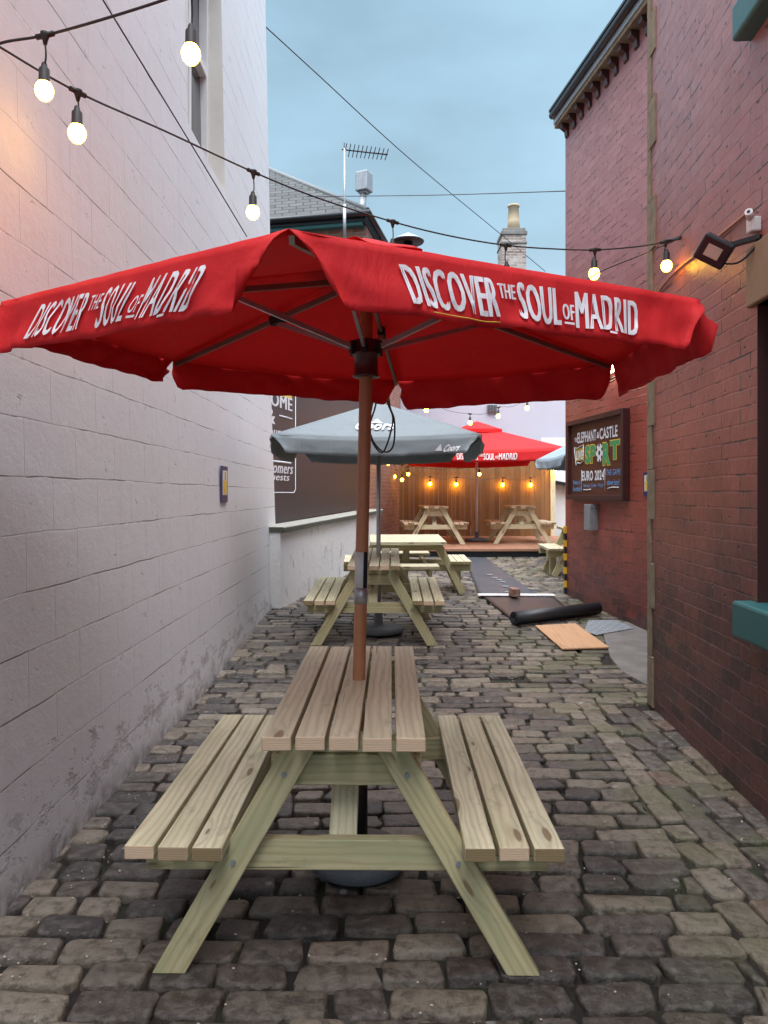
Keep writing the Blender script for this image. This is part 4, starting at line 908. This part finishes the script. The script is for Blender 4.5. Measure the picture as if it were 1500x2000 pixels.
def square_parasol(name, label, cx, cy, zg, half, ze, za, rot, mat, valh, grp, flaps=True, polem='grey_metal', fy0=0, vent=False, poler=.022, lean=0.0):
    t = thing(name, label, 'parasol', (cx, cy, zg), grp)
    O = Vector((cx, cy, 0)); cs = []
    for q in range(4):
        a = rot + R(45 + 90 * q); r = half * math.sqrt(2); cs.append(O + Vector((r * math.cos(a), r * math.sin(a), ze)))
    ap = O + Vector((0, 0, za)); mb = MB()
    for i in range(4):
        a, b = cs[i], cs[(i + 1) % 4]
        def cf(x, y):
            p = ap.lerp(a.lerp(b, x), y); p.z -= .035 * half * math.sin(math.pi * x) * y + .02 * math.sin(math.pi * y) * math.sin(math.pi * x); return p
        mb.grid(cf, 12, 12)
    mb.build('canopy', M[mat], t, solid=.002)
    vals = []
    for i in range(4):
        a, b = cs[i], cs[(i + 1) % 4]; dd = (b - a).normalized(); ow = Vector((dd.y, -dd.x, 0))
        sag = .035 * half
        f0 = valance_fn(a, b, ow, valh, .10, .10, i + 11 + cx, .014, .01, .05, .05, .02)
        fn = lambda s, tt, d=0, f0=f0: f0(s, tt, d) - Vector((0, 0, sag * math.sin(math.pi * s)))
        mb = MB(); mb.grid(lambda x, y: fn(x, y), 40, 5); vals.append((mb.build('valance', M[mat], t, solid=.002), fn))
        mb = MB(); mb.board(ap - Vector((0, 0, .05)), cs[i] - Vector((0, 0, .02)), .02, .02, (0, 0, 1), .5, 0); mb.build('rib', M[polem], t)
        mb = MB(); m_ = ap.lerp(cs[i], .5) - Vector((0, 0, .04)); mb.board(O + Vector((0, 0, ze - .06)), m_, .014, .018, (0, 0, 1), .5, 0); mb.build('strut', M[polem], t)
    mb = MB(); mb.tube([(cx, cy, zg + .04), (cx, cy, za - .03)], poler, 14); mb.build('pole', M[polem], t)
    mb = MB(); mb.lathe([(poler, -.05), (.045, -.05), (.045, .05), (poler, .05)], O + Vector((0, 0, ze - .06)), 14); mb.build('hub_collar', M['dark_plastic'], t)
    mb = MB(); mb.lathe([(.22, 0), (.25, .012), (.25, .05), (.22, .065), (.05, .075), (.04, .2), (.024, .2)], O + Vector((0, 0, zg + .004)), 30); mb.build('base', M['granite_base'], t)
    if vent:
        mb = MB(); cc = [ap.lerp(c, vent) + Vector((0, 0, .05)) for c in cs]; a2 = ap + Vector((0, 0, .09))
        for i in range(4):
            a, b = cc[i], cc[(i + 1) % 4]; mb.grid(lambda x, y: a2.lerp(a.lerp(b, x), y), 4, 4); mb.quad(a, b, b - Vector((0, 0, .06)), a - Vector((0, 0, .06)))
        mb.build('vent_cap', M[mat], t, solid=.002)
    return t, vals, cs, ap
# grey parasol over the second table
t, vals, cs, ap = square_parasol('grey_parasol', 'grey square parasol with white script lettering over the second table', -.055, 7.45, gz(7.45), .93, 2.00, 2.40, R(-1.0), 'grey_canopy', .16, 'parasols in other colours')
i_f = 2   # face turned to the camera: corners 2 (near left) and 3 (near right)
a, b = cs[2], cs[3]
va, fn = vals[2]
lettering('brand_lettering', [('Coors', .845, .925, .12, .55, .04, .35)], lambda x, y: fn(x, 1 - y, .006), M['white_print'], va, cut=.01)
mb = MB(); mb.prism([fn(.80, .80, .005), fn(.838, .80, .005), fn(.819, .42, .005)], .002, (0, -1, 0)); mb.build('peak_emblem', M['white_print'], va)
cvs = [o for o in C.objects if o.parent == t and o.name.startswith('canopy')][0]
def onc(x, y):   # x across, y from eave(0) to apex(1)
    p = (a.lerp(b, x)).lerp(ap, y); yy = 1 - y; p.z -= .035 * .93 * math.sin(math.pi * .5) * yy + .02 * math.sin(math.pi * yy); xx = x
    return p + Vector((0, -.006, .016))
lettering('brand_script', [('Coors', .33, .645, .20, .46, .03, .4)], lambda x, y: onc(.5 + (x - .5) / max(.3, 1 - y) * .62, y), M['white_print'], cvs, cut=.03)
mb = MB(); hx = lambda x, y: onc(.5 + (x - .5) / max(.3, 1 - y) * .62, y)
mb.face([0, 1, 2, 3, 4]) if False else None
n = mb.add([hx(.45, .40), hx(.55, .40), hx(.525, .45), hx(.50, .52), hx(.475, .47)]); mb.face([n, n + 1, n + 2, n + 3, n + 4]); mb.build('peak_emblem', M['white_print'], cvs)
# far red parasol on the deck
q = P(931, 1056, 15.75)
t, vals, cs, ap = square_parasol('red_parasol', 'far red square parasol with a small top vent, standing on the deck', q.x, 15.75, DZ, 1.56, 2.36, 2.94, R(0), 'red_canopy', .22, 'red slogan parasols', polem='white_paint', vent=.30, poler=.028)
va, fn = vals[2]
lettering('slogan_lettering', SLOGAN, lambda x, y: fn(.31 + .38 * x, 1 - (y * .95 + .06), .008), M['white_print'], va, cut=.02, fn2=lambda x, y: fn(.31 + .38 * x, 1 - (y * .95 + .06), .0105))
# teal parasol behind the brick corner
q = P(1180, 1000, 12.6)
t, vals, cs, ap = square_parasol('teal_parasol', 'blue-grey parasol partly hidden behind the far corner of the brick building', q.x, 12.7, gz(12.7), .92, 2.10, 2.62, R(3), 'teal_canopy', .17, 'parasols in other colours')

# ------------------------------------------------------------------ festoon lights
def bulb_mesh():
    mb = MB(); mb.lathe([(.004, -.036), (.018, -.031), (.029, -.017), (.0335, 0), (.031, .014), (.022, .030), (.017, .038)], (0, 0, 0), 16); return mb
def festoon(name, label, pts, bulbs, r=.0045, sc_=1.0, grp='festoon light strings', bm='bulb_glass'):
    """bulbs: (index of control point, drop)"""
    o = Vector(pts[0]); t = thing(name, label, 'string lights', tuple(o), grp)
    sp_ = spline(pts, 10); mb = MB(); mb.tube(sp_, r, 7); mb.build('cable', M['cable_black'], t)
    for idx, drop in bulbs:
        p = Vector(pts[idx]); d = (Vector(pts[min(idx + 1, len(pts) - 1)]) - Vector(pts[max(idx - 1, 0)])).normalized()
        mb = MB(); mb.tube([p - d * .035 * sc_, p + d * .035 * sc_], .010 * sc_, 8); mb.lathe([(.006, -.034 * sc_), (.010 * sc_, -.018 * sc_), (.017 * sc_, 0), (.017 * sc_, .008), (.008, .012)], p, 10)
        sw = Vector((rnd.uniform(-.006, .006), rnd.uniform(-.006, .006), 0)); b = p - Vector((0, 0, drop)) + sw
        mb.tube(spline([p - Vector((0, 0, .02)), p.lerp(b, .4) - sw * 1.5, b + Vector((0, 0, .085 * sc_))], 5), .0032, 6)
        mb.lathe([(.006, .105 * sc_), (.010 * sc_, .10 * sc_), (.012 * sc_, .088 * sc_), (.019 * sc_, .080 * sc_), (.020 * sc_, .034 * sc_), (.0225 * sc_, .030 * sc_), (.014 * sc_, .026 * sc_)], b, 14)
        h = mb.build('lamp_holder', M['dark_plastic'], t)
        bm_ = bulb_mesh(); bm_.v = [v * sc_ + b for v in bm_.v]; bm_.build('bulb', M[bm], h)
    return t
WH = P(1332, 464, 4.53)
festoon('festoon_lights', 'string of warm bulbs crossing the alley above the nearest red parasol', [P(-70, 48, 2.42), P(0, 92, 2.6), P(152, 180, 2.80), P(320, 255, 3.3), P(495, 336, 3.68), P(625, 388, 3.95), P(767, 433, 4.15), P(880, 461, 4.3), P(988, 479, 4.4), P(1080, 486, 4.45), P(1162, 488, 4.5), P(1250, 481, 4.52), P(1300, 472, 4.53), WH], [(2, .160), (4, .200), (6, .20), (8, .20), (10, .148), (12, .150)])
festoon('festoon_lights', 'string of warm bulbs rising out of the picture at the upper left', [P(-26, 112, 2.40), P(0, 85, 2.36), P(88, 69, 2.36), P(200, 38, 2.32), P(320, 0, 2.26), P(374, -22, 2.22), P(520, -90, 2.1)], [(0, .42), (2, .175), (5, .20)], sc_=.86)
o = WH; t = thing('wall_hook', 'metal hook and turnbuckle holding the light string on the brick wall', 'hook', tuple(o))
mb = MB(); mb.tube([WH, WH + Vector((.05, -.06, .008))], .010, 8); mb.tube(spline([WH + Vector((.0, 0, 0)), WH + Vector((.02, -.02, .02)), WH + Vector((.05, -.05, .03)), Vector((WR(WH.y - .1), WH.y - .1, WH.z + .03))], 4), .0035, 6); mb.build('hook', M['galvanised'], t)
mb = MB(); mb.tube([WH - Vector((.10, -.05, .01)), WH], .011, 8); mb.build('turnbuckle', M['dark_plastic'], t)
def cable(label, pts, r, mat='cable_black', name='overhead_cable'):
    o = Vector(pts[0]); mb = MB(); mb.tube([Vector(p) - o for p in spline(pts, 8)], r, 6); ob = mb.build(name, M[mat]); ob.location = o
    tag(ob, label, 'cable', 'cables strung over the alley')
cable('thin steel support wire slanting down the white wall at upper left', [P(195, -10, 3.2), P(365, 268, 4.2), P(482, 462, 5.2)], .0042)
cable('thin telephone wire crossing the sky diagonally towards the chimney', [P(500, 35, 9.3), P(620, 145, 10.6), P(800, 310, 13), P(975, 455, 17), P(1065, 530, 19)], .008)
cable('thin horizontal wire crossing the sky behind the aerial', [P(600, 384, 13.2), P(850, 381, 13.2), P(1108, 373, 9.75)], .007)
cable('black feed cable running from the wall hook down behind the red parasol', [WH, P(1260, 495, 4.4), P(1164, 535, 4.2), P(1120, 570, 4.0)], .0035)
# looped cable hanging under the parasol's far corner
mb = MB(); o = Vector((.03, 3.98, 2.02)); Q = lambda u, v: P(u, v, 4.0)
mb.tube([p - o for p in spline([Q(735, 745), Q(727, 790), Q(721, 825), Q(727, 858), Q(745, 880), Q(762, 880), Q(770, 860), Q(770, 820), Q(762, 795), Q(757, 760)], 8)], .0048, 7)
mb.tube([p - o - Vector((0, .02, 0)) for p in spline([Q(742, 745), Q(733, 795), Q(722, 830), Q(722, 850), Q(735, 876), Q(747, 884), Q(756, 868), Q(764, 840), Q(767, 815), Q(758, 790), Q(750, 755)], 8)], .0048, 7)
ob = mb.build('cable_loop', M['cable_black']); ob.location = o; tag(ob, 'two loops of black cable hanging below the nearest red parasol', 'cable')

def chain(label, pix, Y, bm='bulb_glass_far'):
    pts = []; bl = []
    for i, (u, v, y) in enumerate(pix):
        dr = .17; c = P(u, v, y) + Vector((0, 0, dr)); pts.append(c)
        bl.append((i * 2, dr))
        if i < len(pix) - 1:
            u2, v2, y2 = pix[i + 1]; m = (P(u, v, y) + P(u2, v2, y2)) / 2 + Vector((0, 0, dr - .06)); pts.append(m)
    festoon('festoon_lights', label, pts, bl, .004, 1.15, bm=bm)
chain('string of warm bulbs hung along the timber fence over the deck', [(770, 931, 17.0), (840, 945, 17.6), (891, 946, 17.6), (982, 947, 17.6), (1036, 947, 17.6), (1083, 922, 17.55)], 17.5)
chain('short string of warm bulbs at the brick corner beside the fence', [(745, 892, 14.5), (758, 905, 14.8), (785, 937, 16.8), (797, 926, 17.0), (936, 926, 16.4)], 16, 'bulb_glass')
chain('string of warm bulbs in front of the pale grey building', [(833, 801, 13.8), (918, 826, 13.8), (974, 813, 13.9), (1029, 797, 14.2)], 14)

# ------------------------------------------------------------------ things on the ground
t = thing('rubber_matting', 'long black rubber matting, partly unrolled on the cobbles', 'matting', tuple(G(1000, 1170)))
def strip(name, quad_, mat, lift):
    a, b, c, d = [G(*q) for q in quad_]; mb = MB()
    def f(x, y):
        p = a.lerp(b, x).lerp(d.lerp(c, x), y); p.z = gz(p.y) + lift + .008 * mnoise.noise(Vector((p.x * 3, p.y * 3, 1))); return p
    mb.grid(f, 14, 40); return mb.build(name, M[mat], t, solid=.006)
strip('unrolled_strip', [(937, 1167), (1052, 1166), (948, 1091), (908, 1091)], 'runner_rubber', .014)
strip('turned_strip', [(1006, 1218), (1122, 1204), (1082, 1167), (946, 1170)], 'runner_underside', .020)
a, b = G(1004, 1224), G(1168, 1203); ax = (b - a).normalized(); rr = .075
mb = MB(); sd_ = Vector((-ax.y, ax.x, 0)); cz = rr + .012
turns = 3.2; N = 90; prof = []
for i in range(N + 1):
    an = i / N * turns * 2 * math.pi; r_ = rr * (1 - .72 * i / N); prof.append((r_ * math.cos(an - 1.6), r_ * math.sin(an - 1.6)))
k0 = mb.add([a + sd_ * x + Vector((0, 0, cz + z)) for x, z in prof]); k1 = mb.add([b + sd_ * x + Vector((0, 0, cz + z)) for x, z in prof])
for i in range(N): mb.face([k0 + i, k0 + i + 1, k1 + i + 1, k1 + i], None, .5, 0, True)
mb.build('rolled_end', M['black_rubber'], t, solid=.006)
mb = MB()
for (u, v) in ((957, 1122), (966, 1128), (981, 1136), (987, 1145), (975, 1132), (992, 1156)):
    p = G(u, v, .024); mb.prism([p + Vector((-.05, -.02, 0)), p + Vector((.03, -.05, 0)), p + Vector((.05, .03, 0)), p + Vector((-.02, .05, 0))], .002, (0, 0, 1))
mb.build('chalk_marks', M['steel_plate'], t)
mb = MB(); a, b = G(934, 1167), G(1083, 1167); o = a.copy(); mb.board(a - o + Vector((0, 0, .035)), b - o + Vector((0, 0, .032)), .16, .012, (0, 0, 1), .5, 0); ob = mb.build('white_plank', M['white_board'], bevel=.002); ob.location = o; tag(ob, 'thin white board lying across the black rubber matting', 'board')
p = G(1006, 1166, .042); mb = MB(); mb.board(Vector((0, -.09, .055)), Vector((0, .09, .055)), .10, .10, (0, 0, 1), .5, 0); ob = mb.build('loose_brick', M['bare_brick'], bevel=.006); ob.location = p + Vector((0, .05, 0)); ob.rotation_euler = (0, 0, R(8)); tag(ob, 'single red brick weighing down the thin white board', 'brick')
poly = [G(1045, 1226), G(1098, 1272), G(1190, 1269), G(1124, 1222)]; o = poly[0].copy()
mb = MB(); mb.prism([q - o + Vector((0, 0, .012)) for q in poly], .014, (0, 0, 1), uvf=lambda p: (p[1], p[0])); ob = mb.build('plywood_sheet', M['plywood'], bevel=.002); ob.location = o; tag(ob, 'pale orange plywood sheet lying on the cobbles beside the black roll', 'board')
poly = [G(1140, 1236), G(1165, 1243), G(1238, 1230), G(1205, 1214), G(1150, 1214)]; o = poly[0].copy()
k = NT('checker_steel'); ch_ = k.n('ShaderNodeTexBrick', {'Vector': k.map(k.obj(), (1, 1, 1)), 'Scale': 1.0, 'Brick Width': .09, 'Row Height': .07, 'Mortar Size': .006, 'Color1': (.20, .23, .25, 1), 'Color2': (.25, .28, .30, 1), 'Mortar': (.42, .45, .47, 1)}); k.set(color=ch_.outputs['Color'], rough=.5, metal=.2); k.bump(ch_.outputs['Fac'], .5, .004)
mb = MB(); mb.prism([q - o + Vector((0, 0, .011)) for q in poly], .006, (0, 0, 1)); ob = mb.build('metal_cover', k.m); ob.location = o; tag(ob, 'grey patterned metal cover plate set in the concrete by the right wall', 'cover plate')
